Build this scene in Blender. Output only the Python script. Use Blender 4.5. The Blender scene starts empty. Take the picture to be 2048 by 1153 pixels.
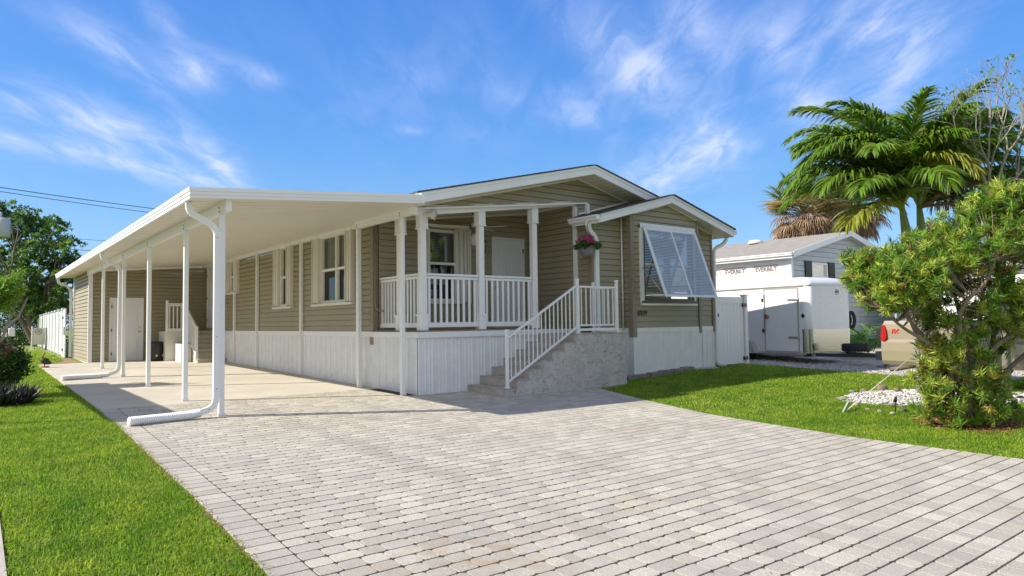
import bpy, math, random
import numpy as np
from mathutils import Vector, Matrix

random.seed(7); RNG = np.random.default_rng(7)
scn = bpy.context.scene
COL = scn.collection

# ------------------------------------------------------------------ camera
CAMH = 1.36
cam_d = bpy.data.cameras.new('camera'); cam = bpy.data.objects.new('camera', cam_d); COL.objects.link(cam)
RGT = Vector((0.7889341, -0.6143272, -0.01360456)); UP = Vector((-0.01928586, -0.04688436, 0.99871413)); FW = Vector((0.61417509, 0.78765726, 0.0488365))
cam.matrix_world = Matrix(((RGT.x, UP.x, -FW.x, 0), (RGT.y, UP.y, -FW.y, 0), (RGT.z, UP.z, -FW.z, CAMH), (0, 0, 0, 1)))
cam_d.sensor_width = 36; cam_d.lens = 36 * 1386 / 2048; cam_d.clip_start = 0.05; cam_d.clip_end = 2000
scn.camera = cam
scn.render.resolution_x = 1024; scn.render.resolution_y = 576
scn.view_settings.view_transform = 'Standard'; scn.view_settings.look = 'None'
scn.view_settings.exposure = 0.62; scn.view_settings.gamma = 1

def at(u, v, dep):   # point seen in direction (u, v) of a 2048 x 1153 view, dep metres ahead
    return Vector((0, 0, CAMH)) + (RGT * ((u - 1024) / 1386) + UP * ((576.5 - v) / 1386) + FW) * dep

# ------------------------------------------------------------------ sun + sky
SUNV = Vector((-1.228, 0.60, 1.0)).normalized()
elev = math.asin(SUNV.z); azim = math.atan2(SUNV.x, SUNV.y)
sd = bpy.data.lights.new('sun', 'SUN'); sd.energy = 4.7; sd.angle = math.radians(0.5); sd.color = (1.0, 0.925, 0.81)
so = bpy.data.objects.new('sun', sd); COL.objects.link(so); so.rotation_euler = (-SUNV).to_track_quat('-Z', 'Y').to_euler()
so.location = (-20, 10, 30)
W = bpy.data.worlds.new('World'); scn.world = W; W.use_nodes = True
nt = W.node_tree; nt.nodes.clear()
def wn(t, **k):
    n = nt.nodes.new(t)
    for a, b in k.items(): setattr(n, a, b)
    return n
def wmath(op, a, b=None):
    n = wn('ShaderNodeMath', operation=op)
    for i, v in enumerate((a, b)):
        if v is None: continue
        if isinstance(v, (int, float)): n.inputs[i].default_value = v
        else: nt.links.new(v, n.inputs[i])
    return n.outputs[0]
sky = wn('ShaderNodeTexSky', sky_type='NISHITA'); sky.sun_disc = False
sky.sun_elevation = elev; sky.sun_rotation = azim; sky.altitude = 0; sky.air_density = 1.0; sky.dust_density = 0.6; sky.ozone_density = 2.0
hs = wn('ShaderNodeHueSaturation'); hs.inputs['Saturation'].default_value = 1.15; hs.inputs['Value'].default_value = 1.0; hs.inputs['Hue'].default_value = 0.506
nt.links.new(sky.outputs[0], hs.inputs['Color'])
geo = wn('ShaderNodeNewGeometry')
tc = wn('ShaderNodeTexCoord')
sep = wn('ShaderNodeSeparateXYZ'); nt.links.new(tc.outputs['Generated'], sep.inputs[0])
zz = wmath('MAXIMUM', sep.outputs[2], 0.0); k = wmath('DIVIDE', 1.0, wmath('ADD', zz, 0.12))
pp = wmath('MULTIPLY', wmath('ADD', wmath('MULTIPLY', sep.outputs[0], .614), wmath('MULTIPLY', sep.outputs[1], .788)), k)
qq = wmath('MULTIPLY', wmath('ADD', wmath('MULTIPLY', sep.outputs[0], .788), wmath('MULTIPLY', sep.outputs[1], -.614)), k)
cmb = wn('ShaderNodeCombineXYZ'); nt.links.new(pp, cmb.inputs[0]); nt.links.new(qq, cmb.inputs[1])
rmp = wn('ShaderNodeValToRGB'); nt.links.new(zz, rmp.inputs[0]); cr = rmp.color_ramp
for e_, (pos, c_) in enumerate(((0.0, (.24, .40, .58)), (.12, (.125, .315, .58)), (.28, (.050, .215, .575)), (.48, (.027, .145, .51)), (1.0, (.015, .085, .36)))):
    el_ = cr.elements[e_] if e_ < 2 else cr.elements.new(pos); el_.position = pos; el_.color = (*c_, 1)
sc10 = wn('ShaderNodeVectorMath', operation='SCALE'); nt.links.new(rmp.outputs[0], sc10.inputs[0]); sc10.inputs['Scale'].default_value = 8.8
mxs = wn('ShaderNodeMix', data_type='RGBA'); mxs.inputs[0].default_value = .72; nt.links.new(hs.outputs[0], mxs.inputs[6]); nt.links.new(sc10.outputs[0], mxs.inputs[7]); sky_out = mxs.outputs[2]
# cirrus: (p, q, half length, half width, rotation deg, weight) on the cloud sheet
CL = [(1.85, -1.02, .30, .10, -12, .9), (1.70, -.86, .16, .05, 10, .6), (1.93, -.88, .16, .10, 30, .9), (2.33, -1.68, .32, .16, -15, .95), (2.30, -1.36, .30, .17, -5, 1.0),
      (2.60, -1.50, .30, .14, -10, .95), (2.62, -1.12, .62, .10, 8, .95), (2.0, -.72, .10, .08, 0, .45), (2.05, -1.45, .2, .2, 0, .6), (2.05, -.25, .5, .25, 25, .25), (2.9, -1.3, .5, .2, 0, .7),
      (2.46, -.35, .05, .07, 60, .5), (1.98, .36, .50, .14, -32, 1.1), (2.35, .26, .30, .12, -30, 1.0), (1.78, .50, .40, .10, -28, .7), (1.72, .95, .30, .18, -38, .9), (1.9, .75, .30, .10, -38, .6),
      (2.2, .95, .70, .12, -28, .95), (2.6, .78, .5, .18, -20, .95), (3.0, .65, .5, .25, -10, .8), (2.0, 1.15, .4, .12, -30, .6), (2.4, 1.3, .5, .2, -30, .5), (2.5, -.1, .2, .3, 0, .12), (2.2, .02, .3, .12, -30, .3)]
acc = None
for (p, q, a, b, r, w) in CL:
    mp = wn('ShaderNodeMapping', vector_type='TEXTURE'); nt.links.new(cmb.outputs[0], mp.inputs[0])
    mp.inputs['Location'].default_value = (p, q, 0); mp.inputs['Rotation'].default_value = (0, 0, math.radians(-r)); mp.inputs['Scale'].default_value = (a * 1.5, b * 1.6, 1)
    g = wn('ShaderNodeTexGradient', gradient_type='QUADRATIC_SPHERE'); nt.links.new(mp.outputs[0], g.inputs[0])
    m = wmath('MULTIPLY', g.outputs[1], w * .68)
    acc = m if acc is None else wmath('ADD', acc, m)
def sheet_noise(sx, sy, rot, scale, det, rough, dist):
    mp = wn('ShaderNodeMapping'); nt.links.new(cmb.outputs[0], mp.inputs[0]); mp.inputs['Rotation'].default_value = (0, 0, math.radians(rot)); mp.inputs['Scale'].default_value = (sx, sy, 1)
    n = wn('ShaderNodeTexNoise'); nt.links.new(mp.outputs[0], n.inputs['Vector']); n.inputs['Scale'].default_value = scale; n.inputs['Detail'].default_value = det; n.inputs['Roughness'].default_value = rough; n.inputs['Distortion'].default_value = dist
    return n.outputs[0]
n1 = sheet_noise(1.0, 2.6, 22, 3.4, 9, .62, .6)
n2 = sheet_noise(.8, 1.3, 15, 1.6, 4, .55, .4)
fib = wn('ShaderNodeMapRange', interpolation_type='SMOOTHSTEP'); nt.links.new(n1, fib.inputs[0]); fib.inputs[1].default_value = .30; fib.inputs[2].default_value = .74; fib.inputs[3].default_value = .25; fib.inputs[4].default_value = 1.25
amp = wn('ShaderNodeMapRange'); nt.links.new(n2, amp.inputs[0]); amp.inputs[1].default_value = .35; amp.inputs[2].default_value = .65; amp.inputs[3].default_value = .45; amp.inputs[4].default_value = 1.2
dens = wmath('MINIMUM', wmath('MULTIPLY', wmath('MULTIPLY', wmath('ADD', acc, .03), fib.outputs[0]), amp.outputs[0]), .62)
mix = wn('ShaderNodeMix', data_type='RGBA'); nt.links.new(dens, mix.inputs[0]); nt.links.new(sky_out, mix.inputs[6]); mix.inputs[7].default_value = (5.0, 5.3, 6.6, 1)
# unseen bright cloud deck added behind the viewer to fill the shaded fronts
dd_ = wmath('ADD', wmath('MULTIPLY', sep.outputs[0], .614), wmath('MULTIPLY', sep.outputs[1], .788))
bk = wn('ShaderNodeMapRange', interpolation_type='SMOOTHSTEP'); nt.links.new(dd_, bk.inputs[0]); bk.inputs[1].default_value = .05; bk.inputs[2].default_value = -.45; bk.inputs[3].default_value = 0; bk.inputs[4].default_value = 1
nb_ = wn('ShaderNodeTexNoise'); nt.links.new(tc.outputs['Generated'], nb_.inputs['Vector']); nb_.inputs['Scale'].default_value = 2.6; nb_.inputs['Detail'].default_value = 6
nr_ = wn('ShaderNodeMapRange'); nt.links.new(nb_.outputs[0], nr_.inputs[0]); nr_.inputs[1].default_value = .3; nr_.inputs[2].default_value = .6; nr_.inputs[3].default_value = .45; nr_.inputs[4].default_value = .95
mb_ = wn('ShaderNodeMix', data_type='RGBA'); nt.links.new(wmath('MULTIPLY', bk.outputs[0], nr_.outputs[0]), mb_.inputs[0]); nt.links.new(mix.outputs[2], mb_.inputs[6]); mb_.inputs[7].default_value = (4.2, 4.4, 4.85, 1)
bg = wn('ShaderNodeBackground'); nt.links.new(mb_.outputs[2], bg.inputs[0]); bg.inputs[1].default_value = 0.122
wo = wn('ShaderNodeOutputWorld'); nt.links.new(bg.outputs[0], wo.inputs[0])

# ------------------------------------------------------------------ materials
MATS = {}
def mat(name, col, rough=.6, var=.0, vscale=4., bump=0., bscale=40., metal=0., spec=.5, col2=None, island=0., trans=0., vdet=4, detail2=None):
    if name in MATS: return MATS[name]
    m = bpy.data.materials.new(name); m.use_nodes = True; t = m.node_tree; t.nodes.clear()
    L = t.links.new
    def N(ty, **kk):
        n = t.nodes.new(ty)
        for a, b in kk.items(): setattr(n, a, b)
        return n
    out = N('ShaderNodeOutputMaterial'); p = N('ShaderNodeBsdfPrincipled')
    p.inputs['Roughness'].default_value = rough; p.inputs['Metallic'].default_value = metal; p.inputs['Specular IOR Level'].default_value = spec
    c4 = (*col, 1)
    tcn = N('ShaderNodeTexCoord'); cur = None
    if var > 0 or col2:
        n = N('ShaderNodeTexNoise'); n.inputs['Scale'].default_value = vscale; n.inputs['Detail'].default_value = vdet; n.inputs['Roughness'].default_value = .6; L(tcn.outputs['Object'], n.inputs['Vector'])
        r = N('ShaderNodeMapRange'); L(n.outputs[0], r.inputs[0]); r.inputs[1].default_value = .32; r.inputs[2].default_value = .68
        mx = N('ShaderNodeMix', data_type='RGBA'); L(r.outputs[0], mx.inputs[0])
        d = col2 if col2 else tuple(c * (1 - var) for c in col)
        mx.inputs[6].default_value = (*d, 1); mx.inputs[7].default_value = c4; cur = mx.outputs[2]
    if detail2:   # (scale, strength) fine speckle
        n = N('ShaderNodeTexNoise'); n.inputs['Scale'].default_value = detail2[0]; n.inputs['Detail'].default_value = 3; L(tcn.outputs['Object'], n.inputs['Vector'])
        r = N('ShaderNodeMapRange'); L(n.outputs[0], r.inputs[0]); r.inputs[1].default_value = .3; r.inputs[2].default_value = .7; r.inputs[3].default_value = 1 - detail2[1]; r.inputs[4].default_value = 1 + detail2[1] * .6
        mx = N('ShaderNodeMix', data_type='RGBA', blend_type='MULTIPLY'); mx.inputs[0].default_value = 1
        if cur: L(cur, mx.inputs[6])
        else: mx.inputs[6].default_value = c4
        cb = N('ShaderNodeCombineColor'); [L(r.outputs[0], cb.inputs[i]) for i in range(3)]; L(cb.outputs[0], mx.inputs[7]); cur = mx.outputs[2]
    if island > 0:
        g = N('ShaderNodeNewGeometry'); h = N('ShaderNodeHueSaturation')
        r = N('ShaderNodeMapRange'); L(g.outputs['Random Per Island'], r.inputs[0]); r.inputs[3].default_value = 1 - island; r.inputs[4].default_value = 1 + island * .75
        L(r.outputs[0], h.inputs['Value'])
        if trans > 0:
            m1_ = N('ShaderNodeMath', operation='MULTIPLY'); L(g.outputs['Random Per Island'], m1_.inputs[0]); m1_.inputs[1].default_value = 53.3
            m2_ = N('ShaderNodeMath', operation='FRACT'); L(m1_.outputs[0], m2_.inputs[0]); m3_ = N('ShaderNodeMapRange'); L(m2_.outputs[0], m3_.inputs[0]); m3_.inputs[3].default_value = .475; m3_.inputs[4].default_value = .52; L(m3_.outputs[0], h.inputs['Hue'])
            m4_ = N('ShaderNodeMapRange'); L(m2_.outputs[0], m4_.inputs[0]); m4_.inputs[3].default_value = .88; m4_.inputs[4].default_value = 1.08; L(m4_.outputs[0], h.inputs['Saturation'])
        if cur: L(cur, h.inputs['Color'])
        else: h.inputs['Color'].default_value = c4
        cur = h.outputs[0]
    if cur: L(cur, p.inputs['Base Color'])
    else: p.inputs['Base Color'].default_value = c4
    if bump > 0:
        n = N('ShaderNodeTexNoise'); n.inputs['Scale'].default_value = bscale; n.inputs['Detail'].default_value = 5; L(tcn.outputs['Object'], n.inputs['Vector'])
        b = N('ShaderNodeBump'); b.inputs['Strength'].default_value = bump; b.inputs['Distance'].default_value = .01; L(n.outputs[0], b.inputs['Height']); L(b.outputs[0], p.inputs['Normal'])
    if trans > 0:
        tr = N('ShaderNodeBsdfTranslucent')
        if cur:
            br = N('ShaderNodeHueSaturation'); br.inputs['Value'].default_value = 1.4; br.inputs['Hue'].default_value = .495; L(cur, br.inputs['Color']); L(br.outputs[0], tr.inputs[0])
        else: tr.inputs[0].default_value = c4
        ms = N('ShaderNodeMixShader'); ms.inputs[0].default_value = trans; L(p.outputs[0], ms.inputs[1]); L(tr.outputs[0], ms.inputs[2]); L(ms.outputs[0], out.inputs[0])
    else: L(p.outputs[0], out.inputs[0])
    m['tree'] = 1; MATS[name] = m; return m

M_white = mat('white_vinyl', (.80, .80, .79), .38, var=.05, vscale=1.3)
M_alu = mat('white_aluminium', (.82, .82, .81), .33, var=.05, vscale=.8)
M_cream = mat('cream_paint', (.72, .69, .60), .45, var=.05, vscale=2)
M_under = mat('carport_ceiling_paint', (.73, .69, .60), .42, var=.05, vscale=.9)
M_side = mat('tan_siding', (.33, .285, .185), .5, var=.08, vscale=1.6, bump=.12, bscale=120)
M_trim = mat('taupe_trim', (.255, .215, .15), .5, var=.05)
M_skirt = mat('skirting_vinyl', (.78, .79, .79), .38, var=.12, vscale=3.5, vdet=8)
M_door = mat('door_paint', (.72, .72, .72), .4)
M_dark = mat('dark_interior', (.012, .012, .014), .8)
M_blackm = mat('black_metal', (.015, .015, .016), .4)
M_screw = mat('dark_screw', (.03, .028, .025), .5)
M_steel = mat('galvanised_steel', (.45, .45, .44), .35, metal=.8)
M_shing = mat('roof_shingle', (.09, .085, .08), .9, var=.4, vscale=6, bump=.4, bscale=60)
M_conc = mat('concrete', (.57, .53, .45), .85, col2=(.46, .425, .345), vscale=.7, vdet=8, bump=.15, bscale=60, detail2=(45, .07))
M_stucco0 = mat('step_stucco', (.56, .535, .50), .9, col2=(.45, .425, .39), vscale=3, bump=.8, bscale=30)
M_tread = mat('step_tread', (.42, .38, .34), .9, col2=(.33, .295, .26), vscale=5, bump=.3, bscale=70)
M_stepc = mat('painted_step', (.56, .50, .40), .8, var=.15, vscale=4)
M_blk = mat('concrete_block', (.27, .25, .23), .95, col2=(.15, .14, .12), vscale=14, bump=.8, bscale=40)
M_soil = mat('lawn_soil', (.19, .25, .035), 1, col2=(.13, .15, .035), vscale=9)
M_sand = mat('joint_sand', (.035, .028, .022), 1, col2=(.06, .045, .022), vscale=3, vdet=8)
M_gravel = mat('gravel', (.56, .53, .46), .95, col2=(.27, .25, .215), vscale=26, vdet=8, bump=1, bscale=45, detail2=(90, .45))
M_bark = mat('bark', (.20, .16, .12), .95, var=.5, vscale=9, bump=.8, bscale=30)
M_barkl = mat('pale_bark', (.36, .33, .28), .9, var=.35, vscale=12, bump=.4, bscale=30)
def glass_mat(name, tint, rough=.03):
    m = mat(name, tint, rough, spec=.9); return m
M_glass = glass_mat('window_glass', (.02, .022, .025), .04)
M_tyre = mat('tyre_rubber', (.014, .014, .015), .75, bump=.3, bscale=80)

# ------------------------------------------------------------------ helpers
def tag(o, label=None, cat=None, group=None, kind=None):
    if label: o['label'] = label
    if cat: o['category'] = cat
    if group: o['group'] = group
    if kind: o['kind'] = kind
    return o
def thing(name, label, cat, loc=(0, 0, 0), rz=0, group=None):
    o = bpy.data.objects.new(name, None); COL.objects.link(o); o.location = loc; o.rotation_euler = (0, 0, rz); o.empty_display_size = .2
    return tag(o, label, cat, group)
def copy_tree(o, parent=None):
    c = o.copy(); COL.objects.link(c); c.parent = parent
    for ch in [x for x in COL.objects if x.parent == o]: copy_tree(ch, c)
    return c

class MB:
    def __init__(s): s.v = []; s.f = []; s.sm = []
    def add(s, vs, fs, smooth=False):
        o = len(s.v); s.v.extend([tuple(v) for v in vs]); s.f.extend([tuple(o + i for i in f) for f in fs]); s.sm.extend([smooth] * len(fs)); return s
    def box(s, x0, x1, y0, y1, z0, z1):
        if x0 > x1: x0, x1 = x1, x0
        if y0 > y1: y0, y1 = y1, y0
        if z0 > z1: z0, z1 = z1, z0
        return s.add([(x0, y0, z0), (x1, y0, z0), (x1, y1, z0), (x0, y1, z0), (x0, y0, z1), (x1, y0, z1), (x1, y1, z1), (x0, y1, z1)],
                     [(0, 3, 2, 1), (4, 5, 6, 7), (0, 1, 5, 4), (1, 2, 6, 5), (2, 3, 7, 6), (3, 0, 4, 7)])
    def rbox(s, x0, x1, y0, y1, z0, z1, b=.01):   # box with chamfered vertical and top edges
        pts = [(x0 + b, y0), (x1 - b, y0), (x1, y0 + b), (x1, y1 - b), (x1 - b, y1), (x0 + b, y1), (x0, y1 - b), (x0, y0 + b)]
        cx, cy = (x0 + x1) / 2, (y0 + y1) / 2
        ins = [(cx + (px - cx) * (1 - 2 * b / max(x1 - x0, 1e-4)), cy + (py - cy) * (1 - 2 * b / max(y1 - y0, 1e-4))) for px, py in pts]
        vs = [(x, y, z0) for x, y in pts] + [(x, y, z1 - b) for x, y in pts] + [(x, y, z1) for x, y in ins]
        fs = [tuple(range(7, -1, -1)), tuple(range(16, 24))]
        for i in range(8):
            j = (i + 1) % 8; fs += [(i, j, 8 + j, 8 + i), (8 + i, 8 + j, 16 + j, 16 + i)]
        return s.add(vs, fs)
    def hexa(s, b4, t4):
        return s.add(list(b4) + list(t4), [(0, 3, 2, 1), (4, 5, 6, 7), (0, 1, 5, 4), (1, 2, 6, 5), (2, 3, 7, 6), (3, 0, 4, 7)])
    def bar(s, a, b, w, h, up=(0, 0, 1)):   # rectangular bar between two points
        a = Vector(a); b = Vector(b); d = (b - a).normalized(); r = d.cross(Vector(up))
        if r.length < 1e-4: r = Vector((1, 0, 0))
        r.normalize(); u = r.cross(d).normalized(); r = r * w / 2; u = u * h / 2
        return s.hexa([a - r - u, a + r - u, b + r - u, b - r - u], [a - r + u, a + r + u, b + r + u, b - r + u])
    def prism(s, pts, vec):   # planar polygon extruded by vec
        n = len(pts); vec = Vector(vec); P = [Vector(p) for p in pts]
        vs = P + [p + vec for p in P]
        return s.add(vs, [tuple(range(n - 1, -1, -1)), tuple(range(n, 2 * n))] + [(i, (i + 1) % n, n + (i + 1) % n, n + i) for i in range(n)])
    def tube(s, path, rad, n=8, cap=True, smooth=True, sq=None):
        P = [Vector(p) for p in path]; m = len(P)
        if not hasattr(rad, '__len__'): rad = [rad] * m
        vs = []; ref = None
        for i, p in enumerate(P):
            d = (P[min(i + 1, m - 1)] - P[max(i - 1, 0)])
            d = d.normalized() if d.length > 1e-9 else Vector((0, 0, 1))
            if ref is None: ref = Vector((1, 0, 0)) if abs(d.x) < .8 else Vector((0, 1, 0))
            r = (ref - d * ref.dot(d))
            r = r.normalized() if r.length > 1e-6 else d.orthogonal().normalized()
            ref = r; u = d.cross(r)
            for k_ in range(n):
                if sq: # rectangular section (w, h)
                    cxs = [(-1, -1), (1, -1), (1, 1), (-1, 1)][k_]; vs.append(p + r * sq[0] / 2 * cxs[0] + u * sq[1] / 2 * cxs[1])
                else:
                    a = 2 * math.pi * k_ / n; vs.append(p + (r * math.cos(a) + u * math.sin(a)) * rad[i])
        fs = []
        for i in range(m - 1):
            for k_ in range(n):
                k2 = (k_ + 1) % n; fs.append((i * n + k_, i * n + k2, (i + 1) * n + k2, (i + 1) * n + k_))
        s.add(vs, fs, smooth and not sq)
        if cap:
            o = len(s.v) - m * n
            s.f.append(tuple(o + k_ for k_ in range(n - 1, -1, -1))); s.f.append(tuple(o + (m - 1) * n + k_ for k_ in range(n))); s.sm += [False, False]
        return s
    def lathe(s, c, prof, n=20, smooth=True):   # prof: (r, z)
        vs = []
        for r, z in prof:
            for k_ in range(n):
                a = 2 * math.pi * k_ / n; vs.append((c[0] + r * math.cos(a), c[1] + r * math.sin(a), c[2] + z))
        fs = [(i * n + k_, i * n + (k_ + 1) % n, (i + 1) * n + (k_ + 1) % n, (i + 1) * n + k_) for i in range(len(prof) - 1) for k_ in range(n)]
        s.add(vs, fs, smooth)
        o = len(s.v) - len(prof) * n
        s.f.append(tuple(o + k_ for k_ in range(n - 1, -1, -1))); s.f.append(tuple(o + (len(prof) - 1) * n + k_ for k_ in range(n))); s.sm += [False, False]
        return s
    def rot(s, M):
        s.v = [tuple(M @ Vector(v)) for v in s.v]; return s
    def build(s, name, m, parent=None, local=False, **tg):
        me = bpy.data.meshes.new(name); off = Vector((0, 0, 0))
        if parent is not None and not local:
            q = parent
            while q is not None: off += q.location; q = q.parent
        me.from_pydata([(v[0] - off.x, v[1] - off.y, v[2] - off.z) for v in s.v], [], s.f)
        me.polygons.foreach_set('use_smooth', s.sm); me.materials.append(m); me.update()
        o = bpy.data.objects.new(name, me); COL.objects.link(o); o.parent = parent
        tag(o, **tg); return o

def np_mesh(name, V, F4, m, parent=None, smooth=False, off=(0, 0, 0)):
    """V (n,3) float, F4 (m,4) int quads"""
    me = bpy.data.meshes.new(name); V = np.asarray(V, dtype=np.float32) - np.array(off, dtype=np.float32); F4 = np.asarray(F4, dtype=np.int32); k_ = F4.shape[1]
    me.vertices.add(len(V)); me.vertices.foreach_set('co', V.ravel())
    me.loops.add(F4.size); me.loops.foreach_set('vertex_index', F4.ravel())
    me.polygons.add(len(F4)); me.polygons.foreach_set('loop_start', np.arange(0, F4.size, k_, dtype=np.int32))
    me.polygons.foreach_set('use_smooth', np.full(len(F4), bool(smooth)))
    me.materials.append(m); me.update(calc_edges=True)
    o = bpy.data.objects.new(name, me); COL.objects.link(o); o.parent = parent; return o

def text_obj(name, txt, size, m, parent, origin, xdir, ydir, depth=.006, font_bold=0.0):
    cu = bpy.data.curves.new('tmp_text', 'FONT'); cu.body = txt; cu.size = size; cu.extrude = depth; cu.offset = font_bold
    to = bpy.data.objects.new('tmp_text', cu); COL.objects.link(to)
    dg = bpy.context.evaluated_depsgraph_get(); dg.update()
    me = bpy.data.meshes.new_from_object(to.evaluated_get(dg)); me.name = name
    bpy.data.objects.remove(to); bpy.data.curves.remove(cu)
    X = Vector(xdir).normalized(); Y = Vector(ydir).normalized(); Z = X.cross(Y)
    off = Vector((0, 0, 0)); q = parent
    rotp = parent is not None and abs(parent.rotation_euler.z) > 1e-6
    while q is not None and not rotp: off += q.location; q = q.parent
    o0 = Vector(origin) - off
    for v in me.vertices:
        c = v.co.copy(); v.co = o0 + X * c.x + Y * c.y + Z * c.z
    me.materials.clear(); me.materials.append(m)
    o = bpy.data.objects.new(name, me); COL.objects.link(o); o.parent = parent; return o

# ------------------------------------------------------------------ terrain
def sstep(t): t = np.clip(t, 0, 1); return t * t * (3 - 2 * t)
def gz(x, y):
    x = np.asarray(x, dtype=float); y = np.asarray(y, dtype=float)
    b = np.where(y < 11.2, .03 * (np.maximum(y, -2.) - 11.2), .0138 * (np.minimum(y, 32.) - 11.2))
    return b + .17 * sstep((x - 9) / 5)
def g1(x, y): return float(gz(x, y))
def xr(y):   # right edge of the paved drive
    pts = [(-2, 11.5), (0.5, 9.9), (1.5, 9.45), (2.6, 9.15), (4.4, 8.93), (5.6, 8.95), (6.8, 9.02), (8.5, 9.45), (10.2, 9.98), (12, 10.2)]
    return float(np.interp(y, [p[0] for p in pts], [p[1] for p in pts]))
def xl(y): return float(np.interp(y, [-2, 2.8, 4.2, 6, 8, 11, 31], [1.2, 1.30, 1.46, 1.53, 1.56, 1.60, 1.64]))

def sheet(name, xs, ys, m, dz=0., kind='structure', keep=None):
    X, Y = np.meshgrid(xs, ys, indexing='ij'); Z = gz(X, Y) + dz; nx, ny = X.shape
    V = np.stack([X, Y, Z], -1).reshape(-1, 3); I = np.arange(nx * ny).reshape(nx, ny)
    F = np.stack([I[:-1, :-1], I[1:, :-1], I[1:, 1:], I[:-1, 1:]], -1).reshape(-1, 4)
    if keep is not None:
        c = V[F].mean(1); F = F[keep(c[:, 0], c[:, 1])]
    o = np_mesh(name, V, F, m, smooth=True); tag(o, kind=kind); return o
xs = np.array([-600, -200, -80, -40, -25] + list(np.arange(-18, 31, .5)) + [34, 40, 50, 80, 200, 600.]); ys = np.array([-300, -80, -20, -8] + list(np.arange(-4, 34, .5)) + [38, 45, 60, 100, 250, 700.])
sheet('ground', xs, ys, M_soil)

# ------------------------------------------------------------------ paved drive: one mesh of real rounded pavers
def paver_prof(x0, x1, y0, y1, r, h, b=.006):
    """rounded-corner paver; returns verts and quads (as arrays), rings: bottom, shoulder, top"""
    k_ = 3; pts = []
    for cx, cy, a0 in ((x1 - r, y1 - r, 0), (x0 + r, y1 - r, 90), (x0 + r, y0 + r, 180), (x1 - r, y0 + r, 270)):
        for j in range(k_):
            a = math.radians(a0 + 90 * j / (k_ - 1)); pts.append((cx + r * math.cos(a), cy + r * math.sin(a)))
    return pts
DY = .155
def build_pavers():
    Vs = []; Fs = []; n = 0
    def put(x0, x1, y0, y1, r=.017, tilt=0):
        nonlocal n
        if x1 - x0 < .03: return
        g = .003; x0 += g; x1 -= g; y0 += .0064; y1 -= .0064
        r = min(r, (x1 - x0) / 2.1, (y1 - y0) / 2.1)
        pts = paver_prof(x0, x1, y0, y1, r, .03); cx = (x0 + x1) / 2; cy = (y0 + y1) / 2
        h = .036 + random.gauss(0, .0006); tx = random.gauss(0, .0025); ty = random.gauss(0, .0025); m = len(pts)
        P = np.array(pts); z = gz(P[:, 0], P[:, 1]) + h + (P[:, 0] - cx) * tx + (P[:, 1] - cy) * ty
        sc = np.array([1 - 2 * .0016 / (x1 - x0), 1 - 2 * .0016 / (y1 - y0)]); Pi = np.array([cx, cy]) + (P - np.array([cx, cy])) * sc
        Vs.append(np.column_stack([P, z - .03])); Vs.append(np.column_stack([P, z - .002])); Vs.append(np.column_stack([Pi, z]))
        i = np.arange(m); j = (i + 1) % m
        for q in range(2): Fs.append(np.column_stack([n + q * m + i, n + q * m + j, n + (q + 1) * m + j, n + (q + 1) * m + i]))
        # top: fan of quads across (m = 12)
        t = n + 2 * m
        Fs.append(np.array([[t + 11, t + 0, t + 5, t + 6], [t + 0, t + 1, t + 4, t + 5], [t + 1, t + 2, t + 3, t + 4], [t + 10, t + 11, t + 6, t + 7], [t + 9, t + 10, t + 7, t + 8]]))
        n += 3 * m
    y = -1.6; row = 0
    while y < 12.72:
        y1 = y + DY; ym = y + DY / 2; L = xl(ym); R_ = xr(min(y1, 11)) if ym < 10 else (10.0 if ym < 11.2 else 6.52)
        if ym > 12.2: L = 1.62
        put(L, L + .245, y, y1, .010)
        x = L + .25 - random.random() * 0; lim = R_ - .25
        while x < lim - .04:
            w = random.choice((.125, .165, .165, .215, .255)) * random.uniform(.985, 1.015)
            if x + w > lim - .07: w = lim - x
            put(x, x + w, y, y1, .026 if x < 4.2 + random.random() else .013); x += w
        if ym < 10: put(R_ - .245, R_, y, y1, .010)
        y = y1; row += 1
    return np.concatenate(Vs), np.concatenate(Fs)
M_paver = mat('paver_stone', (.55, .51, .42), .9, col2=(.455, .42, .345), vscale=.9, bump=.55, bscale=170, island=.155, detail2=(130, .42))
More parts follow.
